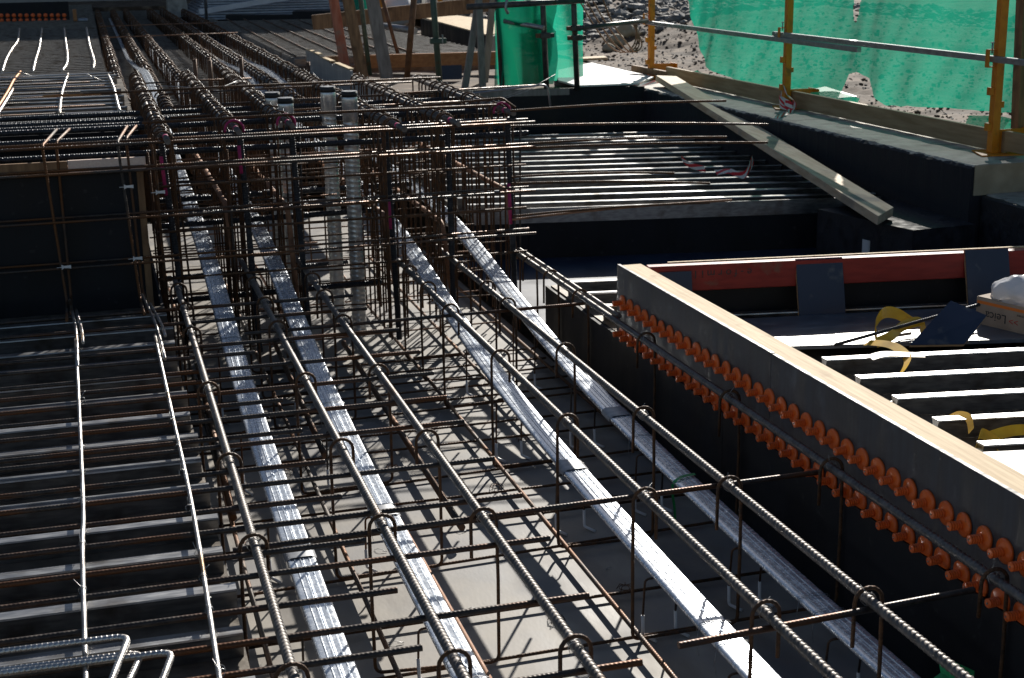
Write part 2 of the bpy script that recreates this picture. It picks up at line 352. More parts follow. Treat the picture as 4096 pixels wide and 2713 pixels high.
for k in range(14):
    o = link('rib', rm2, None, plateau); o.location = (.20+random.uniform(-.03, .03), 10.32+.3*k, .80)
far = tag(ngon('far_deck', [(-16, 14.52), (.17, 14.52), (.17, 45), (-16, 45)], .30, .475, 'deck_pan'), 'far ribbed decking reaching the back of the site', None, None, 'structure')
ngon('deck_bay', [(2.56, 19.2), (5.2, 18.4), (5.6, 30.3), (2.9, 32.3), (2.56, 33)], .30, .475, 'deck_pan', far)
ngon('beam_bay', [(.171, 14.6), (2.559, 14.6), (2.559, 45), (.171, 45)], .22, .27, 'deck_pan', far)
v = []; f = []
for k in range(96):
    y = 15.4+.3*k
    for x0, x1 in ((-16, .16), (.2, 2.53), (2.58, 5.3 if y > 18.9 and y < 31.2 else 2.63)):
        if y < 19.3 and x0 > 2: continue
        if 33 < y and x0 > 2: continue
        b = len(v)
        for x in (x0, x1):
            for yy, zz in ((-.009, 0), (-.022, .085), (.022, .085), (.009, 0)): v.append((x, y+yy+(-.10*(x-2.6) if x0 > 2 else 0), (.27 if .1 < x0 < 1 else .475)+zz))
        f += [(b, b+1, b+5, b+4), (b+1, b+2, b+6, b+5), (b+2, b+3, b+7, b+6)]
tag(link('ribs', pyd('ribs', v, f), 'galv_deck', far), None, None, None, 'stuff')
deckR = tag(ngon('right_deck', [(2.505, 1.6), (5.69, 1.6), (5.69, 7.42), (2.505, 7.92)], -.03, -.01, 'deck_pan'), 'ribbed decking to the right behind the orange caps', None, None, 'structure')
rr = rib_mesh('rib', 3.13, 5.68, SK)
for k in range(12):
    o = link('rib', rr, None, deckR); o.location = (0, 5.71+.165*3.22-.31*k, .02)
rr2 = rib_mesh('rib', 2.52, 5.6, SK)
for k in range(4):
    o = link('rib', rr2, None, deckR); o.location = (0, 6.42+.165*2.6+.3*(k+1)-.0, .02)
deckR2 = tag(ngon('far_right_deck', [(2.62, 10.10+.165*.5), (5.69, 10.10-.165*2.6), (5.69, 14.62), (2.62, 15.1)], -.05, -.01, 'deck_pan'), 'ribbed decking between the cage and the concrete kerb', None, None, 'structure')
rr3 = rib_mesh('rib', 2.62, 5.68, -.2)
for k in range(14):
    o = link('rib', rr3, None, deckR2); o.location = (0, 10.26+.2*3.0+.318*k, .02)

# ------------------------------------------------------------------ trench formwork
FL = -.445
floor = tag(box('trench_floor', .28, 2.5, 1.2, 13.5, FL-.05, FL-.019, 'ply_edge'), 'grey brown plywood floor of the beam trench', None, None, 'structure')
for i, (x0, x1) in enumerate(((.29, 1.478), (1.482, 2.478))):
    y = 1.3-i*.9
    while y < 13:
        link('plywood_sheet', boxmesh('plywood_sheet', x0, x1, max(1.25, y)+.0015, min(13.4, y+2.4)-.0015, FL-.018, FL), 'ply_floor', floor); y += 2.4
tag(box('side_form', .268, .284, 1.3, 13, FL, -.044, 'ply_black'), 'black plywood side of the trench under the left deck edge', 'formwork')
o = empty('side_form', (2.49, 4.5, 0)); tag(o, 'black plywood trench side below the orange capped panel', 'formwork')
o.location = (0, 0, 0)
for y0, y1 in ((1.3, 3.0), (3.003, 5.4), (5.403, 7.95)):
    n = 24; v = []; f = []
    for i in range(n+1):
        y = y0+(y1-y0)*i/n; zt = -.022+(.014*random.random() if y > 6.0 else .004*random.random())
        v += [(2.48, y, FL), (2.48, y, zt), (2.497, y, zt), (2.497, y, FL)]
    for i in range(n):
        for k in range(3): f.append((4*i+k, 4*i+k+1, 4*i+k+5, 4*i+k+4))
    f += [(0, 1, 2, 3), (4*n+3, 4*n+2, 4*n+1, 4*n)]
    me = pyd('plywood_sheet', v, f); hull_fix(me); link('plywood_sheet', me, 'ply_black', o)
# riser in front of the raised deck
o = empty('riser_form', (0, 0, 0)); tag(o, 'tall black plywood riser behind the vertical mesh bars', 'formwork')
box('plywood_sheet', -2.2, .19, 8.265, 8.283, -.045, .76, 'ply_black', o); box('plywood_sheet', -6, -2.203, 8.265, 8.283, -.045, .76, 'ply_black', o)
box('end_batten', .191, .228, 8.255, 8.30, -.3, .80, 'timber_brown', o, .002)
box('top_batten', -6, .24, 8.255, 8.298, .762, .80, 'timber_brown', o, .002)
tag(box('foam_strip', -.17, .245, 8.225, 8.252, .755, .835, 'foam', None, .002), 'pale pink foam strip on the riser top', 'foam strip')
tag(box('foam_strip', -1.9, -.173, 8.227, 8.252, .755, .832, 'timber_brown', None, .002), 'dull brown filler strip along the riser top', 'filler strip')
# right cross beam trench
tag(ngon('cross_trench_floor', [(2.5, 7.95), (5.9, 7.45), (5.9, 10.0), (2.5, 10.3)], -.34, -.32, 'ply_blue'), 'dark plywood floor of the cross trench', None, None, 'structure')
def wall_xy(name, a, b, z0, z1, th, m, parent=None):
    a = Vector((*a, 0)); b = Vector((*b, 0)); d = (b-a).normalized(); n = Vector((-d.y, d.x, 0))*th
    return ngon(name, [(a.x, a.y), (b.x, b.y), (b.x+n.x, b.y+n.y), (a.x+n.x, a.y+n.y)], z0, z1, m, parent)
o = empty('cross_form'); tag(o, 'long black plywood face across the trench below the ribs', 'formwork')
wall_xy('plywood_sheet', (2.6, 10.16), (3.02, 10.086), -.32, -.052, .018, 'ply_black', o)
wall_xy('plywood_sheet', (3.023, 10.085), (5.68, 9.62), -.32, -.052, .018, 'ply_black', o)
wall_xy('edge_strip', (2.62, 10.148), (5.68, 9.612), -.05, .062, .012, 'galv_deck', o)
# cage back panel (grey plywood side of the raised deck)
o = empty('plywood_barrier'); tag(o, 'weathered grey plywood panel with broken top edge behind the cage', 'formwork')
v = []; f = []; ys = [12.2, 13.2, 14.5, 14.52, 15.6, 15.62, 16.2, 17.6]; zt = [.68, .70, .72, .76, .76, .735, .77, .79]
for y, z in zip(ys, zt): v += [(2.5, y, .38), (2.5, y, z), (2.522, y, z), (2.522, y, .38)]
for i in range(len(ys)-1):
    for k in range(3): f.append((4*i+k, 4*i+k+1, 4*i+k+5, 4*i+k+4))
f += [(0, 1, 2, 3), (31, 30, 29, 28)]
me = pyd('plywood_sheet', v, f); hull_fix(me); link('plywood_sheet', me, 'ply_grey', o)
for y0, y1, z in ((14.6, 15.5, .765), (15.75, 16.5, .765), (16.6, 17.55, .785), (12.6, 14.2, .715)):
    box('top_batten', 2.495, 2.55, y0, y1, z, z+.012, 'lvl', o)

# ------------------------------------------------------------------ orange capped panel
P = empty('capped_panel', (2.5, 4.6, .02)); tag(P, 'long dark plywood panel studded with two rows of orange caps', 'form panel')
def pl(o): o.matrix_parent_inverse = P.matrix_world.inverted(); return o
bpy.context.view_layer.update()
def inP(o): o.parent = P; o.matrix_parent_inverse = Matrix.Translation((-2.5, -4.6, -.02)); return o
inP(box('plywood_face', 2.499, 2.518, 5.003, 6.775, -.018, .352, 'ply_streak', None, .0015))
inP(box('plywood_face', 2.4995, 2.518, 1.6, 5.0, -.018, .350, 'ply_streak', None, .0015))
inP(box('timber_back', 2.5195, 2.63, 1.6, 6.772, -.008, .346, 'lvl', None, .003))
def lathe(name, prof, sides=16):
    v = []; f = []
    for x, r in prof:
        for k in range(sides): a = 2*math.pi*k/sides; v.append((x, r*math.cos(a), r*math.sin(a)))
    for i in range(len(prof)-1):
        for k in range(sides): k2 = (k+1) % sides; f.append((i*sides+k, i*sides+k2, (i+1)*sides+k2, (i+1)*sides+k))
    f.append(tuple(range(sides))); f.append(tuple((len(prof)-1)*sides+k for k in range(sides)))
    me = pyd(name, v, f); hull_fix(me); return me
fm = lathe('cap_flange', [(0, .0400), (-.005, .0403), (-.009, .039), (-.012, .033), (-.0145, .016), (-.015, .0130)], 24); fm.materials.append(MATS['orange'])
fm.polygons.foreach_set('use_smooth', [True]*len(fm.polygons))
pr = [(-.013, .0130)]
for k in range(5): x = -.016-.0085*k; pr += [(x, .0122), (x-.003, .0152), (x-.0055, .0152), (x-.0075, .0122)]
pr += [(-.058, .0085)]
tm = lathe('threaded_stub', pr, 12); tm.materials.append(MATS['orange'])
nm = lathe('nail_tip', [(-.058, .003), (-.0605, .003), (-.061, .001)], 8); nm.materials.append(MATS['wire'])
for row, z0 in ((0, .172), (1, .012)):
    for k in range(40):
        y = 6.675-.1052*k+random.uniform(-.004, .004)
        if y < 2.6: break
        c = link('cap_flange', fm, None, P); c.location = (-.0015, y-4.6, z0-.02-.0035*k*.1+random.uniform(-.002, .002)); c.rotation_euler = (random.uniform(-.3, .3), random.uniform(-.05, .05), random.uniform(-.06, .06))
        t = link('threaded_stub', tm, None, c); t2 = link('nail_tip', nm, None, c)
        if row == 1 and k % 9 == 4: c.rotation_euler[2] += .12

# ------------------------------------------------------------------ main bars and stirrups of the near trench
XS = [.36, .78, 1.11, 1.683, 2.0, 2.42]
YS = [(3.40, 3.34, 3.32, 3.35, 3.34, 3.35), (4.29, 4.32, 4.27, 4.28, 4.29, 4.34), (5.09, 5.1, 5.1, 5.12, 5.11, 5.21), (6.02, 6.04, 6.07, 6.10, 6.11, 6.16), (7.02, 7.0, 7.01, 7.06, 7.09, 7.13), (7.55, 7.53, 7.6, 7.58, 7.49, 7.65), (8.05, 8.05, 8.05, 8.05, 8.05, 8.07)]
ends = [8.3, 8.75, 8.85, 8.7, 8.7, 8.42]
for i, (x, e) in enumerate(zip(XS, ends)):
    o = ribbed('rebar', (x+.008, 1.4, .108), (x-.004, e, .112), .0142, 'bar', .0215, .24, 16, 7, None, (.004, 0, -.006))
    tag(o, 'thick grey ridged lengthwise bar over the trench, '+ORD[i]+' from the left deck', 'rebar', 'six main bars over the near trench')
tag(ribbed('rebar', (2.455, 6.62, .118), (2.452, 8.4, .12), .0125, 'bar', .0175, .12, 14, 5), 'slimmer grey bar lapped against the main bar nearest the capped panel', 'rebar')
SR = .0062
def tie(parent, x, y, z, r=.02, seed=0):
    rd = random.Random(seed); pts = []
    for k in range(15):
        a = k/14*math.pi*2.6+rd.random()*.3; pts.append((x+math.cos(a)*(r+.003), y+rd.uniform(-.012, .012), z+math.sin(a)*(r+.003)))
    pts.append((x+rd.uniform(-.03, .03), y, z+r+.03))
    return tube('tie_wire', pts, .0011, 'wire', parent, 4)
def ustir(xa, xb, ya, yb, zt=.135, zb=-.418, tail=.13, name='stirrup', da=-.045, db=.045, ra=.043):
    """open U stirrup: hooked over the bar at xa and over the bar at xb, legs outside, running under the bottom bars"""
    pts = []
    def hook(x, y, s):   # arch from short tail (inner side) over to the outer leg
        q = [(x-s*.043, y+.006, zt-.03-tail)]
        for k in range(9):
            a = math.pi*k/8; q.append((x-s*.043*math.cos(a), y+.004-.003*k/8, zt-.035+.043*math.sin(a)))
        return q
    pa = hook(xa, ya, -1); pb = hook(xb, yb, 1); pb.reverse()
    la = [(xa-.045, ya-.002, zb+.3), (xa-.043, ya, zb)]; lb = [(xb+.043, yb, zb), (xb+.045, yb-.002, zb+.3)]
    path = pa+fillet([pa[-1]]+la+[lb[0]]+lb[1:]+[pb[0]], .03, 5)[1:-1]+pb
    return link(name, tubemesh(name, path, SR, 8), 'rust')
for j, row in enumerate(YS):
    for (a, b) in ((0, 5), (1, 2), (3, 4)):
        if (j, a) in ((5, 3),): pass
        ya, yb = row[a], row[b]
        o = ustir(XS[a]+.002, XS[b]+.002, ya, yb, .137+random.uniform(-.004, .004), -.416 if a else -.43, .11+random.uniform(0, .05))
        tag(o, ('wide' if a == 0 else 'narrow')+' rusty stirrup hooked over the '+ORD[a]+' and '+ORD[b]+' main bars, '+ORD[6-j]+' from the cage', 'stirrup', ('wide' if a == 0 else 'narrow')+' stirrups along the near trench')
        tie(o, XS[a], ya, .112, .018, j*7+a); tie(o, XS[b], yb, .112, .018, j*7+b+50)
# transverse bars
def trans(x0, x1, y0, y1, r=.0088, z=.079, lab=None, grp=None, m='bar_trans', z1=None):
    o = ribbed('rebar', (x0, y0, z), (x1, y1, z if z1 is None else z1), r, m, .0125, .13, 10, 4)
    return tag(o, lab, 'rebar', grp)
short = [(6.68, .63), (6.26, .64), (5.88, .66), (5.45, .68), (5.06, .71), (4.69, .71), (4.28, .72), (3.88, .74), (3.5, .73), (3.12, .74)]
long_ = [(7.68, 1.28), (7.36, 1.30), (6.87, 1.37), (6.43, 1.38), (6.06, 1.36), (5.69, 1.33), (5.35, 1.32), (4.89, 1.32), (4.50, 1.31), (4.11, 1.29), (3.67, 1.27), (3.24, 1.27), (2.9, 1.27)]
for i, (y, e) in enumerate(short):
    trans(-1.6 if y > 5 else -1.3, e, y+.01, y, .0095, .082, 'rusty cross bar ending just past the first bright duct, '+ORD[i]+' such bar from the cage', 'shorter cross bars over the left deck')
for i, (y, e) in enumerate(long_):
    trans(-1.6 if y > 5 else -1.3, e, y+.012, y, .0095, .082, 'rusty cross bar reaching halfway across the trench, '+ORD[i]+' such bar from the cage', 'longer cross bars over the left deck')
trans(.30, 2.40, 4.335, 4.385, .0095, .080, 'long dark cross bar spanning from first main bar to the capped panel', None)
trans(.62, 2.43, 7.05, 7.08, .009, .080, 'long rusty cross bar under the main bars near the cage', None)
trans(1.40, 2.36, 3.30, 3.36, .0095, .080, 'short dark cross bar under the two right main bars at the near end', None)
# bottom bars
for x, y0, y1, z, m, lab in ((.40, 1.4, 11, -.405, 'bar_fine', 'bottom bar lying along the left side of the trench floor'), (.80, 1.4, 11, -.402, 'bar_fine', 'bottom bar lying between the two left ducts'),
        (1.08, 1.4, 11, -.402, 'rust_red', 'light rusty bottom bar right of the second duct'), (1.66, 1.4, 11, -.402, 'bar_fine', 'bottom bar lying under the third duct'),
        (1.97, 1.4, 11, -.404, 'bar_fine', 'bottom bar lying under the fourth duct'), (2.38, 1.4, 11, -.408, 'rust', 'bottom bar in the dark by the right trench side')):
    tag(tube('rebar', [(x, y0, z), (x+.005, 4, z+.002), (x, y1, z)], .0098, m, None, 10), lab, 'rebar', 'bottom bars of the trench')
for x, y0, y1 in ((.44, 5.75, 8.2), (1.33, 5.35, 8.4), (.93, 6.4, 8.6)):
    tag(tube('rebar', [(x-.03, y0, -.375), (x, y1, -.38)], .0155, 'bar_fine', None, 10), 'stout bar end lying on the bottom cross bars', 'rebar', 'stout short bars on the trench floor')
for k, y in enumerate((2.9, 3.75, 4.65, 5.5, 5.8, 6.5, 6.75, 7.2, 7.4, 7.8)):
    tag(tube('rebar', [(.34, y, -.424), (2.44, y+.02, -.424)], .0065, 'rust', None, 8), 'thin rusty cross bar on the trench floor, '+ORD[9-k]+' from the cage', 'rebar', 'thin bottom cross bars of the trench')
# left deck long light bars
def Lrod(pts, lab, r=.0075, m='bar_shiny', grp=None, ties=()):
    o = tube('rebar', spline(pts, 6), r, m, None, 10); tag(o, lab, 'rebar', grp)
    for i, (x, y, z) in enumerate(ties): tie(o, x, y, z, r+.001, i+int(y*10))
    return o
Lrod([(-.145, 2.9, .10), (-.160, 4.4, .10), (-.157, 4.8, .10), (-.172, 6, .10), (-.190, 7.15, .10)], 'bright steel bar running lengthwise on the left deck', .0078, 'bar_shiny', None, [(-.16, y, .1) for y in (4.13, 4.49, 4.9, 5.46, 6.1)])
Lrod([(.165, 2.6, .10), (.182, 3.46, .10), (.2, 4.66, .10), (.195, 5.8, .10), (.187, 7.1, .10)], 'bright steel bar running lengthwise beside the ends of the ribs', .0078, 'bar_shiny', None, [(.19, y, .1) for y in (3.5, 3.88, 4.11, 4.3, 4.7, 5.06, 5.35, 5.69, 6.06)])
for x0, x1 in ((-.20, -.235), (.19, .15)):
    Lrod([(x0+.022, 6.62, .105), (x0+.012, 7.3, .102), (x1+.012, 8.02, .102)], 'lapped bar beside the foot of the riser mesh', .0078, 'bar_shiny', 'lapped bars at the foot of the riser')
    Lrod([(x0+.046, 7.05, .104), (x0+.04, 7.3, .102), (x1+.045, 7.78, .102)], 'short lapped bar beside the foot of the riser mesh', .0078, 'bar_shiny', 'short lapped bars at the foot of the riser')
# bent bars in the near left corner
for i, (x, y, z) in enumerate(((-.035, 3.72, .13), (.075, 3.62, .115), (-.005, 3.66, .105))):
    pts = [(x-.9, y+.03, z), (x, y, z), (x-.16-.02*i, y-.75, z-.004*i)]
    o = tube('bent_bar', pts, .0095, 'bar_shiny', None, 10, .035, 6); tag(o, 'bright ridged bar bent at a right angle lying on the near ribs', 'rebar', 'bent bars heaped on the near left ribs')

# ------------------------------------------------------------------ flat post-tensioning ducts
def duct(xf, zf, y0, y1, lab, n=110):
    prof = []                                   # half width .045, height .021, two paired beads on top
    for k in range(7): a = math.pi/2+math.pi*k/6; prof.append((-.0425+.0105*math.cos(a), .0105*math.sin(a)))
    bot = [(-.02, -.0105), (0, -.0105), (.02, -.0105)]
    rt = [(.0425+.0105*math.cos(a), .0105*math.sin(a)) for a in [-math.pi/2+math.pi*k/6 for k in range(7)]]
    top = [(.0285, .0105), (.0268, .0130), (.0243, .0130), (.0225, .0105), (.0085, .0105), (.0068, .0132), (.0040, .0132), (.0022, .0100), (-.0022, .0100), (-.0040, .0132), (-.0068, .0132), (-.0085, .0105), (-.0225, .0105), (-.0243, .0130), (-.0268, .0130), (-.0285, .0105)]
    prof = prof+bot+rt+top; npf = len(prof); v = []; f = []
    for i in range(n+1):
        y = y0+(y1-y0)*i/n; z = zf(y); dz = (zf(y+.01)-zf(y-.01))/.02; x = xf(y)+.0012*noise.noise(Vector((xf(y)*9, y*1.2, 0)))
        dn = math.sqrt(1+dz*dz); tw = .02*noise.noise(Vector((xf(y)*5, y*.5, 4)))
        for px, pz in prof: v.append((x+px, y-pz*dz/dn, z+pz/dn+px*tw))
    for i in range(n):
        for k in range(npf): k2 = (k+1) % npf; f.append((i*npf+k, i*npf+k2, (i+1)*npf+k2, (i+1)*npf+k))
    me = pyd('post_tensioning_duct', v, f); hull_fix(me); me.shade_smooth(); me.set_sharp_from_angle(angle=R(38))
    o = link('post_tensioning_duct', me, 'galv'); tag(o, lab, 'duct')
    return o
def sm_(a, b, y): t = min(1, max(0, (y-a)/(b-a))); return t*t*(3-2*t)
DX = [.572, .948, 1.775, 2.165]
def dprof(base, pts2):
    P = [(1, base), (4, base), (5.5, base+.04), (6.5, base+.10), (7.5, base+.22), (8.5, base+.385)]+pts2
    def z(y):
        for (a, za), (b, zb) in zip(P, P[1:]):
            if y <= b: return za+(zb-za)*(y-a)/(b-a)
        return P[-1][1]
    return lambda y: sum(z(y+d) for d in (-.6, -.45, -.3, -.15, 0, .15, .3, .45, .6))/9
DZ = [dprof(-.215, [(9.5, .215), (12, .36), (14, .50), (15.6, .62), (17.1, .63), (19.8, .50), (23, .385), (60, .385)]),
      dprof(-.235, [(9.5, .20), (12.5, .30), (15, .37), (18.4, .42), (19.8, .43), (22, .385), (60, .385)]),
      dprof(-.205, [(9.5, .27), (12, .34), (14.5, .41), (15.4, .43), (16.7, .50), (18.4, .52), (20.9, .43), (24, .385), (60, .385)]),
      dprof(-.20, [(9.5, .26), (12, .30), (14.5, .33), (15.9, .36), (17.4, .44), (19.1, .46), (21.4, .40), (24, .385), (60, .385)])]
nm_ = ['first', 'second', 'third', 'fourth']
for i in range(4):
    o = duct(lambda y, i=i: DX[i], DZ[i], 1.4, 38, 'bright galvanised flat duct, '+nm_[i]+' across the trench from the left deck', 520)
    rd = random.Random(i)
    for yb in (3.55+.1*i, 3.75+.07*i, 4.95+.2*i, 6.3+.1*i, 7.3):     # wire straps
        z = DZ[i](yb); x = DX[i]
        for d in (0, .012):
            pts = [(x-.057, yb+d, z-.012), (x-.054, yb+d, z+.012), (x-.02, yb+d+rd.uniform(-.004, .004), z+.0165), (x+.02, yb+d+rd.uniform(-.008, .008), z+.0165), (x+.055, yb+d-.004, z+.011), (x+.057, yb+d, z-.012)]
            tube('tie_wire', pts, .0011, 'wire', o, 4)
        tube('tie_wire', [(x-.055, yb, z+.01), (x-.066, yb-.01, z-.04), (x-.05, yb+.01, z-.1)], .001, 'wire', o, 4)
    yj = (4.86, 5.18, 5.34, 5.86)[i]                                      # taped joint
    z = DZ[i](yj+.06)-DZ[i](yj-.06); pts = []
    v = []; f = []
    for q in (-.055, .055):
        zz = DZ[i](yj+q)
        v += [(DX[i]-.0565, yj+q, zz-.01), (DX[i]-.056, yj+q, zz+.006), (DX[i]-.036, yj+q*1.03, zz+.0172), (DX[i]+.036, yj+q*.98, zz+.0172), (DX[i]+.056, yj+q, zz+.006), (DX[i]+.0565, yj+q, zz-.01)]
    for k in range(5): f.append((k, k+1, k+7, k+6))
    link('tape_wrap', pyd('tape_wrap', v, f), 'grey_tape', o, True)
# green ribbon round the fourth duct
x = DX[3]; yb = 5.05; z = DZ[3](yb)
tag(ribbon('ribbon', spline([(x-.057, yb, z+.004), (x-.036, yb, z+.0185), (x+.0, yb+.02, z+.0195), (x+.05, yb+.03, z+.0185)], 4), (0, .018, .002), 'green_ribbon'), 'thin green ribbon tied across the duct by the capped panel', 'ribbon')
tag(ribbon('ribbon', spline([(x-.06, yb, z), (x-.062, yb-.01, z-.05), (x-.056, yb-.015, z-.1), (x-.05, yb-.01, z-.17)], 4), (.012, .004, 0), 'green_ribbon'), 'green ribbon tail hanging below the duct', 'ribbon')
v = [(2.17, 3.30, -.17), (2.24, 3.32, -.15), (2.30, 3.24, -.17), (2.22, 3.2, -.185), (2.25, 3.36, -.11), (2.34, 3.3, -.15)]
tag(link('plastic_scrap', pyd('plastic_scrap', v, [(0, 1, 3), (1, 2, 3), (1, 4, 2), (4, 5, 2)]), 'green_ribbon'), 'torn pale green plastic scrap at the near end of the fourth duct', 'plastic scrap')
# bar chairs with white feet carrying the ducts
def chair(x, y, zt, lab='wire chair with white plastic feet under a flat duct', hw=.062, grp='wire chairs under the ducts'):
    c = empty('duct_chair', (x, y, FL)); tag(c, lab, 'bar chair', grp); h = zt-FL-.006
    tube('frame', [(-hw, .02, .075), (-hw, 0, h), (hw, 0, h), (hw, .02, .075)], .0042, 'bar_fine', c, 8, .018, 4)
    for s in (-1, 1): tube('foot', [(s*hw, .02, .085), (s*hw, .015, .012), (s*hw+.03, -.035, .006)], .0062, 'white_plastic', c, 8, .012, 4)
    return c
for i in range(4):
    for y in ((3.55, 4.30, 5.22, 6.2, 7.25), (3.45, 4.25, 5.2, 6.15, 7.2), (3.62, 4.32, 5.32, 6.25, 7.3), (3.72, 4.45, 5.42, 6.3, 7.3))[i]:
        chair(DX[i]-.01, y, DZ[i](y)-.0115)
# wheel like spring chairs under bottom bars
def spider(x, y):
    c = empty('spring_chair', (x, y, FL)); tag(c, 'small round wire bar chair on the trench floor', 'bar chair', 'round wire chairs on the trench floor')
    for k in range(5):
        a = 2*math.pi*k/5; tube('wire_leg', [(.004*math.cos(a), .004*math.sin(a), .022), (.022*math.cos(a), .022*math.sin(a), .024), (.034*math.cos(a), .034*math.sin(a), .002)], .0016, 'bar_fine', c, 5)
    tube('wire_ring', [(.024*math.cos(2*math.pi*k/12), .024*math.sin(2*math.pi*k/12), .012) for k in range(13)], .0015, 'bar_fine', c, 5)
for x, y in ((.85, 3.92), (.62, 4.42), (1.25, 3.42), (1.45, 4.55), (1.60, 5.9), (2.05, 5.6), (1.2, 6.3), (.72, 6.4), (1.52, 3.38), (.46, 5.6), (1.78, 4.72), (.5, 7.0), (1.9, 6.5)): spider(x, y)
for i in range(26):
    x = random.uniform(.5, 2.2); y = random.uniform(3.0, 7.2); a = random.uniform(0, 6.28); L = random.uniform(.03, .07)
    pts = [(x, y, FL+.003), (x+L*math.cos(a)*.5+.006*math.sin(a), y+L*math.sin(a)*.5, FL+.012), (x+L*math.cos(a), y+L*math.sin(a), FL+.004), (x+L*math.cos(a)*.6, y+L*math.sin(a)*.8, FL+.006)]
    tag(tube('wire_offcut', spline(pts, 3), .0011, 'wire', None, 4), 'curled tie wire offcut on the trench floor', 'wire offcut', 'wire offcuts on the trench floor')

# ------------------------------------------------------------------ cage at the step
# vertical mesh in front of the riser
for y, dxx in ((8.08, 0), (8.225, .01)):
    for zi, (z, r) in enumerate(((.93, .008), (.785, .008), (.525, .007), (.27, .007))):
        tag(tube('rebar', [(-3, y, z-.012), (.3, y-.01, z), (2.47, y+.01, z+.008)], r, 'bar_fine', None, 8), 'slim horizontal bar of the '+('outer' if y < 8.1 else 'inner')+' layer across cage and riser, '+ORD[zi]+' from the top', 'rebar', 'front horizontal bars of the cage')
    if y > 8.2:
        for z in (.66, .40, .13):
            tag(tube('rebar', [(.28, y+.02, z), (2.46, y+.03, z+.005)], .007, 'rust', None, 8), 'rusty horizontal bar just inside the cage front', 'rebar', 'inner horizontal bars of the cage')
for x0, x1, y in ((-.29, -.24, 8.066), (-.22, -.22, 8.21), (.10, .15, 8.066), (.15, .17, 8.21), (-.95, -.9, 8.066), (-.9, -.88, 8.21), (-1.6, -1.56, 8.066)):
    b = .35 if y < 8.1 else .12
    tag(tube('rebar', [(x0+.07, y+.55 if y < 8.1 else y+.4, .965), (x0, y+.02, .94), (x1, y, .075), (x1+.005, y-.5, .098)], .0078, 'bar_fine', None, 8, .05, 5), 'bar bent over the top of the riser and out along the ribs at its foot', 'rebar', 'upright mesh bars in front of the riser')
for x, z in ((-.23, .28), (.135, .70), (.15, .30), (.30, .66)):
    c = empty('spacer_clip', (x, 8.05, z)); tag(c, 'small white plastic spacer clipped to an upright mesh bar', 'spacer', 'white spacers on the riser mesh')
    me = pyd('spacer_body', [(-.02, 0, -.014), (-.02, 0, .014), (-.006, .006, .006), (-.006, .006, -.006), (.02, .004, .008), (.02, .004, -.008), (.03, 0, .01), (.03, 0, -.01), (-.02, .008, 0), (.03, .01, 0)], [(0, 1, 2, 3), (3, 2, 4, 5), (5, 4, 6, 7), (1, 8, 2), (0, 3, 8), (6, 9, 7), (4, 9, 6)])
    link('spacer_body', me, 'white_plastic', c); tube('spacer_pin', [(-.045, -.004, 0), (-.02, 0, 0)], .002, 'white_plastic', c, 5)
# heavy cross bars of the raised beam
for k, (y, z) in enumerate(((10.02, .888), (9.70, .885), (9.62, .885), (9.38, .885), (9.22, .885), (9.05, .84), (8.9, .82), (8.62, .80))):
    tag(ribbed('rebar', (-3.5, y, z), (2.6, y+.05, z), .018, 'bar_dark', .026, .14, 12, 4), 'very thick dark ridged cross bar on the raised beam, '+ORD[7-k]+' behind the cage front', 'rebar', 'thick cross bars of the raised beam')
for k, (y, z) in enumerate(((9.6, .36), (9.3, .33), (9.0, .36), (9.0, .30), (8.75, -.12), (9.4, -.12), (10.0, .30))):
    tag(ribbed('rebar', (.30, y, z), (2.05-.1*k, y+.04, z+.01), .018, 'bar_dark', .026, .14, 12, 4), 'thick dark ridged bar crossing low inside the cage', 'rebar', 'thick low cross bars inside the cage')
n = 0
for z in (-.36, -.2, -.02, .16, .3, .46, .6, .7):
    for y in (8.55, 8.8, 9.1, 9.45, 9.85, 10.3, 10.8, 11.4):
        n += 1
        if (n*7) % 10 < 3: continue
        x1 = random.choice((1.4, 2.05, 2.35, 2.45)); yy = y+random.uniform(-.08, .08)
        tag(tube('rebar', [(.29, yy, z+random.uniform(-.03, .03)), (x1, yy+random.uniform(-.03, .03), z)], .0058, random.choice(('rust', 'rust', 'bar_fine', 'rust_red')), None, 6), 'thin rusty bar crossing inside the cage', 'rebar', 'thin cross bars inside the cage')
# top bars of the cage, double, with hooked stirrups
YE = [(7.90, 12.7), (8.15, 12.6), (8.35, 12.7), (7.92, 12.3), (8.05, 11.5), (8.45, 11.3)]
TOPX = [.358, .762, 1.085, 1.655, 2.0, 2.445]
for i, (x, (a, b)) in enumerate(zip(TOPX, YE)):
    o = tube('rebar', [(x, a, .952), (x+.01, b, .955)], .0165, 'bar', None, 12)
    tag(o, 'stout grey bar poking out of the cage front, '+ORD[i]+' from the raised deck', 'rebar', 'projecting top bars of the cage')
    tube('pink_mark', [(x, a+.17, .952), (x, a+.21, .952)], .0172, 'pink_paint', o, 12)
    tag(tube('rebar', [(x-.034, a+.35, .948), (x-.024, b-.1, .95)], .0165, 'bar', None, 12), 'stout grey bar lapped beside the '+ORD[i]+' cage top bar from the raised deck', 'rebar', 'lapped top bars of the cage')
def hookstir(zt, zb, hw=.05, r=.0062, tail=None):
    pts = [(-hw, 0, zb)]
    for k in range(9): a = math.pi-math.pi*k/8; pts.append((hw*math.cos(a), .004*k/8, zt-hw+hw*math.sin(a)))
    pts.append((hw, .006, zb if tail is None else zt-tail)); return pts
hm = tubemesh('stirrup', hookstir(.985, -.33), .0062, 7); hm.materials.append(MATS['rust'])
hmp = tubemesh('stirrup', hookstir(.99, -.33, .052), .0066, 7); hmp.materials.append(MATS['rust'])
hm2 = tubemesh('stirrup', hookstir(.985, .2), .0062, 7); hm2.materials.append(MATS['rust'])
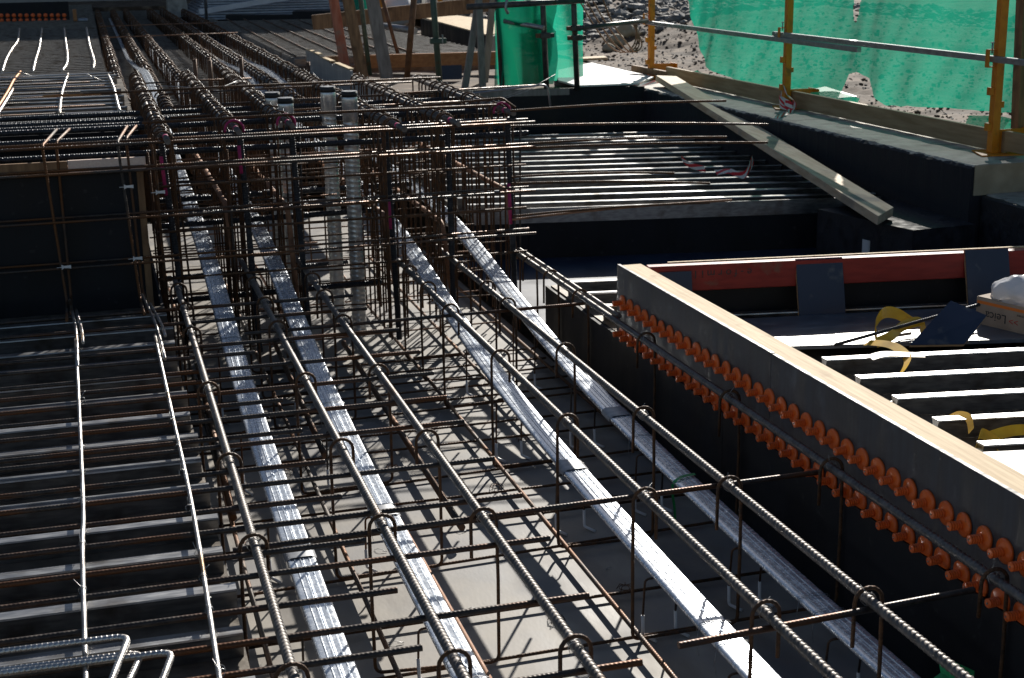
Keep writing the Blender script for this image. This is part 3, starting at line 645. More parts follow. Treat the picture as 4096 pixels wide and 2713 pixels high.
wm = tubemesh('tie_wire', [(.03*math.cos(a*.9), .01*math.sin(a*2), .955+.026*math.sin(a*.9)) for a in [k*.5 for k in range(14)]]+[(.02, .01, 1.0)], .0012, 4); wm.materials.append(MATS['wire'])
cnt = 0
for i, (x, (a, b)) in enumerate(zip(TOPX, YE)):
    y = a+.27; k = 0
    while y < b-.1:
        o = link('stirrup', hm if k < 8 else hm2, None); o.location = (x-.012+random.uniform(-.006, .006), y, random.uniform(-.006, .006)); o.rotation_euler = (random.uniform(-.03, .03), 0, random.uniform(-.1, .1))
        tag(o, 'rusty hooked stirrup over the '+ORD[i]+' cage top bar from the raised deck', 'stirrup', 'hooked stirrups along the cage top bars')
        link('tie_wire', wm, None, o); cnt += 1; k += 1
        y += (.055 if k == 1 else random.uniform(.13, .2))
    if i not in (1, 2, 5): continue
    # painted hook at the front
    o = link('stirrup', tubemesh('stirrup', hookstir(.995, .93, .053, .0066, .07), .0072, 8), 'pink_paint'); o.location = (x-.004, a+.245, 0)
    tag(o, 'pink painted hook at the end of the '+ORD[i]+' cage top bar from the raised deck', 'stirrup', 'pink painted hooks at the cage front')
# thick uprights at the cage front
for ui, (x0, x1, zb, pk) in enumerate(((.34, .40, -.25, (.6, .82)), (.78, .815, -.36, (.7, .86)), (1.075, 1.115, -.36, None), (1.625, 1.655, -.36, (.32, .5)), (2.0, 2.0, -.3, None), (2.37, 2.395, -.3, (.3, .55)))):
    o = ribbed('rebar', (x0, 8.33, .93), (x1, 8.29, zb), .0175, 'bar_dark', .026, .1, 12, 4); tag(o, 'thick dark upright at the cage front, '+ORD[ui]+' from the riser', 'rebar', 'thick uprights at the cage front')
    if pk:
        f0 = (pk[0]-zb)/(.93-zb); f1 = (pk[1]-zb)/(.93-zb); A = Vector((x1, 8.29, zb)); B = Vector((x0, 8.33, .93))
        s = Vector((-.009, -.007, 0)); tube('pink_mark', [A.lerp(B, f0)+s, A.lerp(B, (f0+f1)/2)+s, A.lerp(B, f1)+s], .0125, 'pink_paint', o, 10)
for x in (.31, .45, .72, .86, 1.17, 1.66, 1.93, 2.07, 2.42, 2.46, .28):
    for y in (8.42, 8.72):
        if (y < 8.5) == (x in (.45, .86, 1.17, 1.66, 2.07)): continue
        tag(tube('rebar', [(x+random.uniform(-.02, .02), y+random.uniform(-.04, .04), random.uniform(.75, .92)), (x+random.uniform(-.02, .03), y, -.4)], .0066, random.choice(('rust', 'rust', 'bar_fine')), None, 7), 'slim rusty upright inside the cage', 'rebar', 'slim uprights inside the cage')
for x in rng(.62, 2.3, .115):
    tag(tube('rebar', [(x, 10.2+random.uniform(-.05, .05), .83), (x+.01, 10.22, -.25)], .0062, 'rust', None, 6), 'slim rusty upright at the back of the cage', 'rebar', 'slim uprights at the back of the cage')
# cranked rusty bars
for i, (x, z, zb) in enumerate(((.69, .50, .05), (1.05, .45, -.35), (1.64, .36, -.05), (1.99, .30, -.1), (2.41, .47, .05))):
    tag(tube('cranked_bar', [(x-.01, 11.0, z+.0), (x, 8.5, z), (x+.03, 8.43, zb)], .0165, 'rust_red', None, 10, .09, 6), 'light rusty cranked bar bent down at the cage front, '+ORD[i]+' from the riser', 'rebar', 'cranked bars inside the cage')
# upper transverse top bars over the cage
for x0, x1, y0, y1, z, r, m, lab in ((-.33, 2.5, 10.38, 10.6, .998, .0085, 'rust', 'long rusty bar laid across all the cage top bars with a bright orange end'), (.25, 2.35, 8.42, 8.5, 1.002, .008, 'rust', 'rusty bar tied across the cage just behind its front hooks'),
        (.45, 2.6, 9.3, 9.5, .93, .0075, 'bar_fine', 'slim bar laid across below the cage top bars'), (.5, 2.35, 10.0, 10.2, .925, .0075, 'bar_fine', 'slim bar laid across at the back of the cage top'), (.5, 2.4, 10.9, 11.1, .93, .007, 'bar_fine', 'slim bar laid across far back over the cage'),
        (.3, 1.25, 11.9, 12.0, .93, .007, 'bar_fine', 'slim bar laid across before the rising ducts'), (1.35, 3.15, 9.9, 10.3, .94, .0075, 'bar_fine', 'slim bar passing right beyond the cage top')):
    tag(tube('rebar', [(x0, y0, z), ((x0+x1)/2, (y0+y1)/2, z+.006), (x1, y1, z)], r, m, None, 8), lab, 'rebar')
tag(tube('rebar', [(-.334, 10.379, .998), (.05, 10.41, .9985)], .0089, 'rust_orange', None, 8), 'bright orange rusted end of the long bar across the cage', 'rebar')
tag(tube('rebar', [(1.7, 8.7, .985), (2.42, 8.62, 1.03), (2.50, 8.6, .97)], .0078, 'rust', None, 8, .05), 'rusty hooked bar lying on the right end of the cage top', 'rebar')
tag(tube('rebar', [(2.5, 10.1, .91), (3.2, 10.15, .96), (3.22, 10.15, .78)], .008, 'tube_galv', None, 8, .06), 'grey bar with a turned down end right of the cage', 'rebar')
tag(tube('tie_wire', [(2.35, 8.9, .96), (2.75, 9.0, 1.06), (2.92, 9.1, 1.12), (2.7, 9.0, 1.03), (2.38, 8.95, .95)], .0016, 'wire', None, 4), 'long loop of tie wire sticking up from the cage', 'wire')
tag(tube('tie_wire', spline([(.40, 11.2, .97), (.62, 11.1, .965), (.85, 10.9, .955), (1.05, 11.1, .99)], 5), .003, 'wire', None, 5), 'slack bright wire slung between two rows of the cage', 'wire')
# bars running right over the far right deck
for bi, (x1, y0, y1, z0, z1, m) in enumerate(((3.68, 8.3, 8.08, .985, 1.01, 'rust'), (3.94, 8.29, 8.03, .895, .86, 'bar_fine'), (3.69, 8.29, 8.08, .785, .79, 'rust'), (3.94, 8.29, 8.03, .76, .75, 'rust'), (3.37, 8.29, 8.13, .59, .58, 'rust'), (3.59, 8.29, 8.09, .55, .51, 'rust'), (3.73, 8.29, 8.07, .33, .40, 'rust_red'), (3.59, 8.29, 8.09, .35, .39, 'rust'))):
    tag(ribbed('rebar', (2.38, y0, z0), (x1, y1, z1), .0072, m, .011, .14, 8, 4, None, (0, 0, .012)), 'slim bar sticking out of the cage over the far ribs, '+ORD[bi]+' from the top', 'rebar', 'bars projecting right from the cage')
# corrugated grout pipes
def pipe(x, y, zt, lab):
    c = empty('corrugated_pipe', (x, y, FL)); tag(c, lab, 'pipe', 'galvanised pipes standing in the cage'); h = zt-FL; r = .0455
    pts = []; n = int((h-.16)/.005)
    me = tubemesh('pipe_body', [(.0+.0, 0, .004+(h-.17)*i/n) for i in range(n+1)], r, 20, True, lambda s, a, r_: r_*(1+.07*max(0, math.cos(2*math.pi*(s/.032+a/6.283)))**2))
    link('pipe_body', me, 'galv_pipe', c)
    tube('pipe_collar', [(0, 0, h-.18), (0, 0, h-.05), (0, 0, h-.012)], r*1.07, 'galv_pipe', c, 20); tube('rim_tape', [(0, 0, h-.032), (0, 0, h)], r*1.09, 'rubber', c, 20)
    cap_ = tube('end_cap', [(0, 0, h), (0, 0, h+.004)], r*1.06, 'tube_galv', c, 20)
pipe(1.515, 8.88, 1.085, 'foremost galvanised corrugated pipe with black rim in the cage'); pipe(1.44, 9.25, 1.085, 'galvanised corrugated pipe just behind the foremost one')
pipe(1.155, 9.15, 1.035, 'front pipe of the left pair of galvanised corrugated pipes'); pipe(1.115, 9.5, 1.04, 'rear pipe of the left pair of galvanised corrugated pipes')
# rods on the raised deck
Lrod([(-.64, 14.39, .878), (-.66, 13.4, .878), (-.66, 12.22, .878), (-.67, 11.0, .878)], 'orange rusted rod lying lengthwise on the raised deck', .011, 'rust_orange')
Lrod([(-.625, 12.42, .885), (-.63, 11.51, .885), (-.645, 10.2, .885)], 'grey rod lapped beside the orange rod on the raised deck', .011, 'bar_shiny')
Lrod([(-.21, 13.91, .878), (-.23, 12.73, .878), (-.24, 11.92, .878), (-.24, 10.87, .878), (-.23, 10.1, .905)], 'bright silver rod lying lengthwise on the raised deck', .011, 'bar_shiny')
Lrod([(.14, 13.61, .878), (.16, 12.33, .878), (.16, 11.36, .878), (.16, 10.69, .878), (.16, 10.1, .905)], 'mottled rusty silver rod next to the cage on the raised deck', .011, 'bar_shiny')
for k in range(9):
    y = 10.5+.42*k; tag(tube('rebar', [(-3, y, .864), (.0+random.uniform(-.5, .2), y+random.uniform(-.06, .06), .866)], .006, 'bar_fine', None, 6), 'slim cross bar among the ribs of the raised deck', 'rebar', 'slim cross bars on the raised deck')
for x0, x1, y in ((-2, -.53, 14.0), (-2, .03, 13.5), (-.5, .08, 13.2)):
    tag(tube('rebar', [(x0, y, .872), (x1-.08, y, .90), (x1, y-.02, .862)], .006, 'bar_shiny', None, 6, .05), 'slim cross bar with a hooked end on the raised deck', 'rebar', 'hooked cross bars on the raised deck')

# ------------------------------------------------------------------ far beam: rows of stirrup wrapped bars
FX = [.29, .655, .97, 1.555, 1.875, 2.335]
fm1 = tubemesh('stirrup', hookstir(.605, .31, .058, .008), .0085, 6); fm1.materials.append(MATS['rust'])
rest_v = []; rest_f = []
for i, x in enumerate(FX):
    y0 = (13.2, 13.2, 13.6, 13.4, 13.4, 14.2)[i]
    tag(tube('rebar', [(x, y0, .555), (x, 26, .556), (x, 39, .556)], .019, 'bar', None, 8), 'thick bar of the '+ORD[i]+' far stirrup wrapped row from the left'.replace(' from the left', ' counted from the far left deck'), 'rebar', 'bars of the far stirrup rows')
    tag(tube('rebar', [(x-.04, y0+.3, .55), (x-.04, 39, .55)], .017, 'bar', None, 6), 'thinner lapped bar of the '+ORD[i]+' far stirrup row counted from the far left deck', 'rebar', 'second bars of the far stirrup rows')
    y = y0+.1; k = 0
    while y < 38.5:
        loc = Vector((x-.016+random.uniform(-.008, .008), y, random.uniform(-.008, .012)))
        if k < 18:
            o = link('stirrup', fm1); o.location = loc; tag(o, 'rusty stirrup on the '+ORD[i]+' far bar row counted from the far left deck', 'stirrup', 'stirrups of the far rows')
        else:
            b = len(rest_v); rest_v += [vv.co+loc for vv in fm1.vertices]; rest_f += [tuple(b+q for q in p.vertices) for p in fm1.polygons]
        y += random.uniform(.27, .36); k += 1
tag(link('stirrup', pyd('stirrup', rest_v, rest_f), 'rust', None, True), 'mass of small rusty stirrups on the farthest bar rows', 'stirrup', None, 'stuff')
tag(box('pit_floor', -8, .27, 8.3, 10.1, -.36, -.32, 'ply_black'), 'dark floor of the cross beam pit behind the riser', None, None, 'structure')
tag(box('pit_side', -8, .27, 10.102, 10.118, -.32, .768, 'ply_black'), 'dark back form of the cross beam pit under the raised deck', 'formwork')
for y, x0, x1 in ((28.6, .2, 2.4), (24.7, .2, 2.4)):
    tag(tube('rebar', [(x0, y, .63), (x1, y+.1, .635)], .009, 'rust_red', None, 6), 'thin rusty bar tied across the far rows', 'rebar', 'thin bars across the far rows')
for pts in ([(-1.26, 29.75), (-1.13, 25.67), (-1.12, 23.27), (-1.1, 21.05), (-1.04, 18.65)], [(-.84, 29.49), (-.78, 26.14), (-.73, 23.05), (-.71, 20.62), (-.68, 18.47)], [(-.43, 29.36), (-.37, 25.23), (-.31, 21.55), (-.30, 19.58), (-.34, 18.47)], [(-.02, 29.28), (0, 24.07), (.03, 21.13), (.04, 19.6), (.02, 18.65)]):
    Lrod([(x, y, .58) for x, y in pts], 'pale wavy rod lying lengthwise on the far left deck', .017, 'bar_shiny', 'wavy rods on the far left deck')
for (a, b), (c, d) in (((2.84, 31.66), (2.64, 19.6)), ((3.18, 31.35), (2.94, 19.4)), ((3.52, 30.82), (3.24, 19.2)), ((3.84, 30.6), (3.55, 19.0)), ((4.16, 30.02), (3.88, 19.0)), ((4.5, 29.8), (4.2, 19.0))):
    Lrod([(a, b, .575), ((a+c)/2, (b+d)/2, .577), (c, d, .575)], 'grey bar lying lengthwise on the far right part of the deck', .013, 'bar_fine', 'lengthwise bars on the far deck')
for x, y in ((1.18, 17.6), (1.33, 17.3), (1.36, 17.8), (1.70, 17.4), (1.74, 17.8), (2.36, 16.5)):
    tag(tube('rebar', [(x, y, .2), (x, y, .72)], .024, 'tube_rust', None, 10), 'thick rusty bar stub standing between the far rows', 'rebar', 'upright bar stubs between the far rows')
# far capped panel
FP = empty('capped_panel', (-1.1, 33.84, .5)); tag(FP, 'dark far panel with a short double row of orange discs', 'form panel')
box('plywood_face', -4, .74, 0, .03, 0, .45, 'ply_black', FP)
for k in range(11):
    for z in (.155, .05):
        c = link('cap_flange', fm, None, FP); c.location = (.63-.131*k, -.002, z+.003*k); c.rotation_euler = (0, 0, math.pi/2); c.scale = (1.1, 1.1, 1.1)
        t = link('threaded_stub', tm, None, c)
tag(box('plywood_offcut', -.28, -.2, 33.0, 33.3, .56, .8, 'timber_orange'), 'small orange timber block at the end of the far panel', 'timber block')
tag(box('plywood_offcut', -.18, .02, 32.6, 32.9, .56, .62, 'sheet_blue', None, .02), 'small pale blue bundle on the far deck', 'bundle')

# ------------------------------------------------------------------ kerb, guard rail, nets
K = empty('concrete_kerb', (5.7, 12, 0)); tag(K, 'rough concrete kerb with a black painted inner face under the guard rail', 'kerb'); K.location = (0, 0, 0)
v = []; f = []; ys = rng(8.5, 15.6, .035)
for y in ys:
    a = .012*noise.noise(Vector((0, y*9, 1)))+.008*noise.noise(Vector((0, y*31, 2))); b = .014*abs(noise.noise(Vector((3, y*12, 5))))
    v += [(5.70, y, -.36), (5.70+a*.3, y, .2), (5.70+a, y, .425-b), (5.715+abs(a)+b*2, y, .447+a*.4), (5.80, y, .452+.006*noise.noise(Vector((1, y*6, 0)))), (6.0, y, .45+.006*noise.noise(Vector((2, y*6, 0)))), (6.95, y, .45), (6.95, y, -.3)]
for i in range(len(ys)-1):
    for k in range(7): f.append((8*i+k, 8*i+k+1, 8*i+k+9, 8*i+k+8))
f += [tuple(range(8)), tuple(8*len(ys)-8+k for k in range(7, -1, -1))]
me = pyd('kerb_body', v, f); hull_fix(me); link('kerb_body', me, 'kerb', K)
box('end_face', 5.725, 6.9, 8.488, 8.4985, .24, .446, 'concrete_tan', K)
LG = empty('concrete_ledge'); tag(LG, 'lower black painted concrete ledge in front of the near guard post', 'ledge')
box('ledge_body', 5.78, 7.6, 6.2, 8.485, -.36, .235, 'membrane', LG, .01)
v = []; f = []; ys = rng(6.2, 8.484, .06)
for y in ys: a = .03+.03*noise.noise(Vector((0, y*8, 9))); v += [(5.785+a, y, .2358), (5.80+a, y, .246), (7.6, y, .25), (7.6, y, .2358)]
for i in range(len(ys)-1):
    for k in range(3): f.append((4*i+k, 4*i+k+1, 4*i+k+5, 4*i+k+4))
me = pyd('ledge_top', v, f); hull_fix(me); link('ledge_top', me, 'concrete', LG)
tag(ngon('concrete_stub', [(5.19, 8.36), (5.695, 8.40), (5.695, 9.45), (4.98, 9.30)], -.318, .06, 'membrane'), 'low dark concrete stub at the end of the leaning plank', 'stub')
tag(box('sticker', 5.085, 5.1, 8.75, 8.9, -.20, -.08, 'white_sheet'), 'white paper label stuck on the side of the dark stub', 'label')
o = empty('black_upstand'); tag(o, 'long black upstand wall closing the far right deck', 'upstand')
wall_xy('plywood_sheet', (2.6, 15.05), (4.2, 14.86), .0, .478, .018, 'ply_black', o); wall_xy('plywood_sheet', (4.203, 14.86), (5.70, 14.62), .0, .472, .018, 'ply_black', o)
wall_xy('top_batten', (2.6, 15.07), (5.69, 14.638), .40, .468, .045, 'timber_grey', o)
# leaning plank
o = beam('timber_plank', (6.0, 14.75, .53), (5.10, 8.42, .105), .23, .062, 'plank', None, .003, R(-4))
for q in o.data.vertices:
    if q.co.y < 9: q.co.y += max(0, q.co.x-4.95)*1.3; q.co.x += max(0, q.co.x-4.95)*.2; q.co.z += max(0, q.co.x-4.95)*.06
o.data.update(); tag(o, 'long weathered plank leaning down from the kerb to the dark stub', 'plank')
# guard posts
def post(x, y, zt, lab, base=True, lean=0.):
    c = empty('guard_post', (x, y, .45)); tag(c, lab, 'guard post', 'yellow guard rail posts')
    beam('post_tube', (0, 0, .012), (lean*1.4, .0, zt-.45), .062, .062, 'yellow', c, .004)
    me = ngon('base_plate', [(-.15, -.1), (.3, -.16), (.38, .12), (-.05, .18)], 0.002, .012, 'yellow', c)
    beam('gusset', (.02, .0, .09), (.30, 0, .09), .012, .17, 'yellow', c, .002); beam('gusset', (.28, -.1, .09), (.28, .1, .09), .012, .17, 'yellow', c, .002)
    for z in (.17, .42): box('side_tab', -.066, -.032, -.024, .024, z, z+.055, 'yellow', c, .002)
    box('side_tab', .032, .058, -.02, .02, .33, .375, 'yellow', c, .002)
    b = empty('rail_clamp', (-.05, 0, .67)); b.parent = c
    for p in ((-.045, -.036, -.045, .06), ): box('clamp_arm', -.048, -.038, -.022, .022, -.05, .062, 'yellow', b, .002)
    box('clamp_top', -.048, .03, -.02, .02, .062, .07, 'yellow', b, .002); box('clamp_base', -.048, .02, -.02, .02, -.056, -.048, 'yellow', b, .002)
    tube('clamp_bolt', [(-.01, 0, .04), (-.01, 0, .115)], .006, 'tube_galv', b, 8); box('bolt_handle', -.025, .005, -.004, .004, .113, .119, 'tube_galv', b)
    return c
post(6.13, 8.9, 1.9, 'near yellow guard post beside the netting hem'); post(6.16, 12.2, 1.9, 'middle yellow guard post wound with red and white tape'); post(6.16, 15.6, 1.9, 'far yellow guard post beside the hanging rod loops')
def rail(a, b, lab, s=.042, m='tube_galv'):
    c = empty('guard_rail', a); tag(c, lab, 'rail'); a = Vector(a); b = Vector(b)
    beam('rail_tube', (0, 0, 0), b-a, s, s, m, c, .003)
    return c
rail((6.07, 5.0, 1.12), (6.09, 12.35, 1.125), 'grey square guard rail passing the near yellow post'); rail((6.075, 10.75, 1.075), (6.10, 15.75, 1.09), 'grey square guard rail lapped under the nearer rail')
beamo = beam('toe_board', (6.215, 8.86, .535), (6.24, 15.3, .535), .04, .15, 'toe', None, .003); tag(beamo, 'long brown toe board standing on the concrete kerb', 'toe board')
beamo = beam('toe_board', (6.30, 4.5, .55), (6.20, 8.84, .55), .04, .14, 'toe', None, .003); tag(beamo, 'brown toe board running past the near yellow post', 'toe board')
beamo = beam('timber_offcut', (6.05, 15.9, .56), (6.35, 14.9, .50), .05, .07, 'timber_brown', None, .003); tag(beamo, 'short brown timber lying at the far end of the toe board', 'timber offcut')
beamo = beam('timber_post', (6.42, 9.0, .40), (6.40, 9.05, 1.8), .09, .09, 'timber_brown', None, .003); tag(beamo, 'brown timber post behind the near yellow guard post', 'post')
def net(name, P, nu, nv, lab, hole=None, amp=.05):
    """P(u,v) -> point on the hanging sheet"""
    v = [P(i/nu, j/nv) for j in range(nv+1) for i in range(nu+1)]; f = []
    for j in range(nv):
        for i in range(nu):
            c = (v[j*(nu+1)+i]+v[(j+1)*(nu+1)+i+1])/2
            if hole and hole(c): continue
            f.append((j*(nu+1)+i, j*(nu+1)+i+1, (j+1)*(nu+1)+i+1, (j+1)*(nu+1)+i))
    o = link(name, pyd(name, v, f), 'green_net', None, True); tag(o, lab, 'netting'); return o
HEM = [(9.2, .70), (9.4, .68), (9.8, .66), (10.3, .63), (10.75, .60), (10.95, .66), (11.15, .80), (11.45, .84), (11.7, .80), (11.85, .56), (12.3, .53), (13.1, .545), (14.0, .60), (14.7, .66), (15.0, .85), (15.3, 1.2), (15.6, 1.6)]
def hem(y):
    for (a, za), (b, zb) in zip(HEM, HEM[1:]):
        if y <= b: return za+(zb-za)*(y-a)/(b-a)
    return HEM[-1][1]
def Pn(u, v):
    y = 9.2+6.4*u; z0 = hem(y)+.012*noise.noise(Vector((y*7, 1, 0))); z = z0+(1.95-z0)*v
    x = 6.43+.05*math.sin(y*2.1+z*.9)+.06*noise.noise(Vector((y*1.1-z*.6, z*1.2, 2)))+.02*noise.noise(Vector((y*4+z*3, z*.8, 5)))+.06*(1-v)**2*noise.noise(Vector((y*2.2, 0, 8)))
    return Vector((x, y-.12*(1-v)*math.sin(y*1.7), z))
def slit(c):
    y, z = c.y, c.z; yc = 11.50-.32*(z-1.45)
    return abs(y-yc) < .085*math.sqrt(max(0, 1-((z-1.42)/.17)**2)) if abs(z-1.42) < .17 else False
net('green_net', Pn, 200, 60, 'large green shade net hung behind the guard rail with a torn hem', slit)
def Pn3(u, v):
    y = 8.45+.75*u; z = .5+1.45*v; return Vector((6.55+.04*math.sin(y*14)+.03*noise.noise(Vector((y*4, z*2, 3))), y+.05*math.sin(z*5), z))
net('green_net', Pn3, 24, 24, 'narrow gathered green net beyond the near yellow post')
def Pn2(u, v):
    x = 4.26+.62*u; z = .47+(1.45-.47)*v; fl = .10*math.sin(u*9+v*1.5)+.05*noise.noise(Vector((u*5, v*3, 1)))
    return Vector((x+.03*math.sin(v*6), 15.12+fl+.12*(1-v), z))
o = net('green_net', Pn2, 50, 40, 'green net bunched round the dark scaffold posts')
bm = bmesh.new(); bm.from_mesh(o.data); g2 = bmesh.ops.duplicate(bm, geom=bm.verts[:]+bm.edges[:]+bm.faces[:])
for q in [e for e in g2['geom'] if isinstance(e, bmesh.types.BMVert)]: q.co.y += .09+.05*math.sin(q.co.x*23+q.co.z*4); q.co.x -= .05*math.sin(q.co.z*3)
bm.to_mesh(o.data); bm.free()
def Pn4(u, v):
    x = 4.86+.55*u; z = .46+(1.45-.46)*v; return Vector((x, 15.75+.07*math.sin(u*7+v*2), z))
net('green_net', Pn4, 40, 30, 'green net hanging behind the scaffold beside the white board')
for pts, lab in (([(6.28, 12.0, .56), (6.32, 11.6, .60), (6.36, 11.25, .57)], 'loose flap of green net caught on the toe board'), ([(6.33, 9.55, .60), (6.40, 9.2, .62), (6.42, 8.95, .58)], 'green net scrap by the near yellow post')):
    o = ribbon('net_scrap', spline(pts, 6), (.05, 0, .10), 'green_net'); tag(o, lab, 'netting')
o = link('net_scrap', pyd('net_scrap', [(6.22, 14.9, .53), (6.30, 14.6, .62), (6.33, 14.3, .55), (6.25, 14.5, .52), (6.36, 14.0, .52)], [(0, 1, 3), (1, 2, 3), (2, 4, 3)]), 'green_net'); tag(o, 'crumpled green net scrap at the far end of the toe board', 'netting')
# red and white warning tape
WT = [([(6.10, 12.12, .66), (6.06, 12.0, .60), (6.12, 11.95, .54), (6.06, 11.9, .47), (5.98, 11.8, .455)], [(.0, .07, .03)]*5, 'red and white tape wound on the middle yellow post'),
      ([(5.98, 11.8, .458), (5.80, 11.6, .457), (5.72, 11.5, .43), (5.69, 11.46, .25), (5.60, 11.3, .31)], [(0, .07, .01), (0, .075, 0), (0, .075, 0), (0, .075, 0), (.02, .07, 0)], 'red and white tape hanging over the kerb edge'),
      ([(5.22, 10.9, .20), (5.12, 10.75, .16), (5.05, 10.72, .10), (4.98, 10.85, .12), (4.93, 11.0, .09)], [(0, .04, .06), (.01, .03, .06), (.0, .05, .05), (.02, .06, .03), (0, .06, .04)], 'red tape trailing onto the ribs below the plank'),
      ([(4.9, 11.15, .10), (4.82, 11.3, .12), (4.80, 11.42, .16)], [(.0, .03, .05)]*3, 'pale curl of tape lying on the ribs'),
      ([(5.95, 14.8, .50), (5.75, 14.75, .48), (5.62, 14.72, .475)], [(0, .05, .03)]*3, 'red tape scrap at the foot of the far yellow post')]
for p, wv, lab in WT: tag(ribbon('warning_tape', spline(p, 5), [Vector(wv[min(len(wv)-1, i//5)]) for i in range((len(p)-1)*5+1)], 'warning_tape'), lab, 'tape')
for s in (-1, 1):
    tag(ribbon('warning_tape', spline([(6.05, 12.1+.03*s, .60), (6.01, 12.02, .53+.02*s), (6.08, 11.93+.03*s, .50), (6.02, 12.05, .56)], 5), (.01, .03, .06), 'warning_tape'), 'crumpled knot of red and white tape at the middle post', 'tape', 'tape knots at the middle post')
# gravel and stones
ico = bmesh.new(); bmesh.ops.create_icosphere(ico, subdivisions=1, radius=1); iv = [q.co.copy() for q in ico.verts]; jf = [tuple(q.index for q in p.verts) for p in ico.faces]; ico.free()
def stones(name, n, fx, size, lab, m='gravel', seed=1):
    rd = random.Random(seed); v = []; f = []
    for i in range(n):
        x, y = fx(rd); s = size[0]+(size[1]-size[0])*rd.random()**2.2; b = len(v); q = Matrix.Rotation(rd.uniform(0, 6.28), 3, 'Z')@Matrix.Rotation(rd.uniform(-.5, .5), 3, 'X')
        sx, sy, sz = s*rd.uniform(.7, 1.3), s*rd.uniform(.7, 1.3), s*rd.uniform(.4, .8); c = Vector((x, y, hgt(x, y)+sz*.3))
        for p in iv: v.append(c+q@Vector((p.x*sx, p.y*sy, p.z*sz))*(1+rd.uniform(-.22, .22)))
        f += [tuple(b+k for k in p) for p in jf]
    tag(link(name, pyd(name, v, f), m), lab, 'gravel', None, 'stuff')
stones('gravel', 9000, lambda r: (r.uniform(6.6, 17), r.uniform(21, 40)), (.03, .13), 'heap of grey gravel and stones behind the scaffold')
stones('pebbles', 5000, lambda r: (6.6+abs(r.gauss(0, 3)), r.uniform(7, 22)), (.006, .02), 'scattered pebbles on the churned earth', 'gravel', 3)
stones('clods', 3500, lambda r: (r.uniform(6.62, 13), r.uniform(8, 24)), (.01, .035), 'small clods of dark earth beside the kerb', 'earth', 5)
for i, (x, y, s) in enumerate(((7.55, 20.5, .14), (7.9, 21.0, .17), (7.3, 20.2, .10))):
    bm = bmesh.new(); bmesh.ops.create_icosphere(bm, subdivisions=3, radius=s)
    for q in bm.verts: q.co *= 1+.35*noise.noise(q.co*9+Vector((i, 0, 0))); q.co.z *= .7
    me = bpy.data.meshes.new('boulder'); bm.to_mesh(me); bm.free(); o = link('boulder', me, 'concrete_tan', None, True); o.location = (x, y, hgt(x, y)+s*.4)
    tag(o, 'pale yellowish rock on the earth behind the rod loops', 'rock', 'pale rocks behind the rod loops')

# ------------------------------------------------------------------ white board, scaffold
tag(ngon('white_board', [(4.98, 15.41), (5.41, 16.74), (6.16, 17.66), (6.1, 15.36), (5.66, 14.70), (4.98, 14.72)], .482, .50, 'white_sheet'), 'white painted board lying flat behind the black upstand', 'board')
tag(ngon('white_board', [(6.95, 12.3), (7.15, 13.3), (6.62, 12.9), (6.62, 12.2)], .50, .52, 'white_sheet'), 'white triangular board corner showing through the torn net', 'board')
tag(ngon('plywood_offcut', [(6.0, 17.9), (6.5, 18.0), (6.55, 18.3), (6.05, 18.2)], .50, .53, 'lvl'), 'tan plywood offcut behind the white board', 'offcut')
SC = empty('scaffold', (4.7, 14.75, .47)); tag(SC, 'dark tubular scaffold frame standing on the upstand', 'scaffold'); SC.location = (0, 0, 0)
for x, y in ((4.30, 15.3), (4.70, 14.95), (4.97, 14.72)): tube('standard', [(x+.0, y, .45), (x-.05, y+.02, 1.9)], .030, 'tube_dark', SC, 12)
tube('ledger', [(3.78, 14.75, 1.345), (5.03, 14.66, 1.385)], .032, 'tube_dark', SC, 12); tube('ledger', [(4.32, 15.24, 1.17), (4.66, 14.9, 1.10)], .027, 'tube_galv', SC, 12)
tube('ledger', [(4.95, 14.66, 1.10), (5.95, 15.2, 1.13)], .026, 'tube_dark', SC, 12)
for x, y, z in ((4.68, 14.93, 1.02), (4.96, 14.70, 1.0), (4.95, 14.70, 1.10)):
    c = box('coupler', x-.055, x+.055, y-.035, y+.035, z-.03, z+.03, 'tube_dark', SC, .008)
    box('coupler_wing', x-.10, x-.056, y-.02, y+.02, z-.022, z+.022, 'tube_rust', c); box('coupler_wing', x+.056, x+.10, y-.02, y+.02, z-.022, z+.022, 'tube_dark', c)
for i in range(4):
    x0 = 5.20+.075*i; zt = 1.36+.10*(i == 3)
    pts = [(x0-.10, 15.0, zt), (x0+.08, 15.05, 1.10), (x0+.28, 15.1, .87), (x0+.46-.03*i, 15.14, .80), (x0+.60-.045*i, 15.2, .88), (5.86-.015*i, 15.27, 1.09)]
    tag(tube('bent_rod', spline(pts, 8), .0085, 'rust_red', None, 8), 'thin rusty rod hanging in a loop over the scaffold tube', 'rod', 'rods hanging in loops over the scaffold tube')
tag(tube('hook_bolt', spline([(4.18, 14.72, 1.50), (4.2, 14.70, 1.42), (4.18, 14.69, 1.33), (4.21, 14.7, 1.27)], 5), .016, 'tube_galv', None, 8), 'shiny clamp bolt hanging on the top scaffold tube', 'clamp')

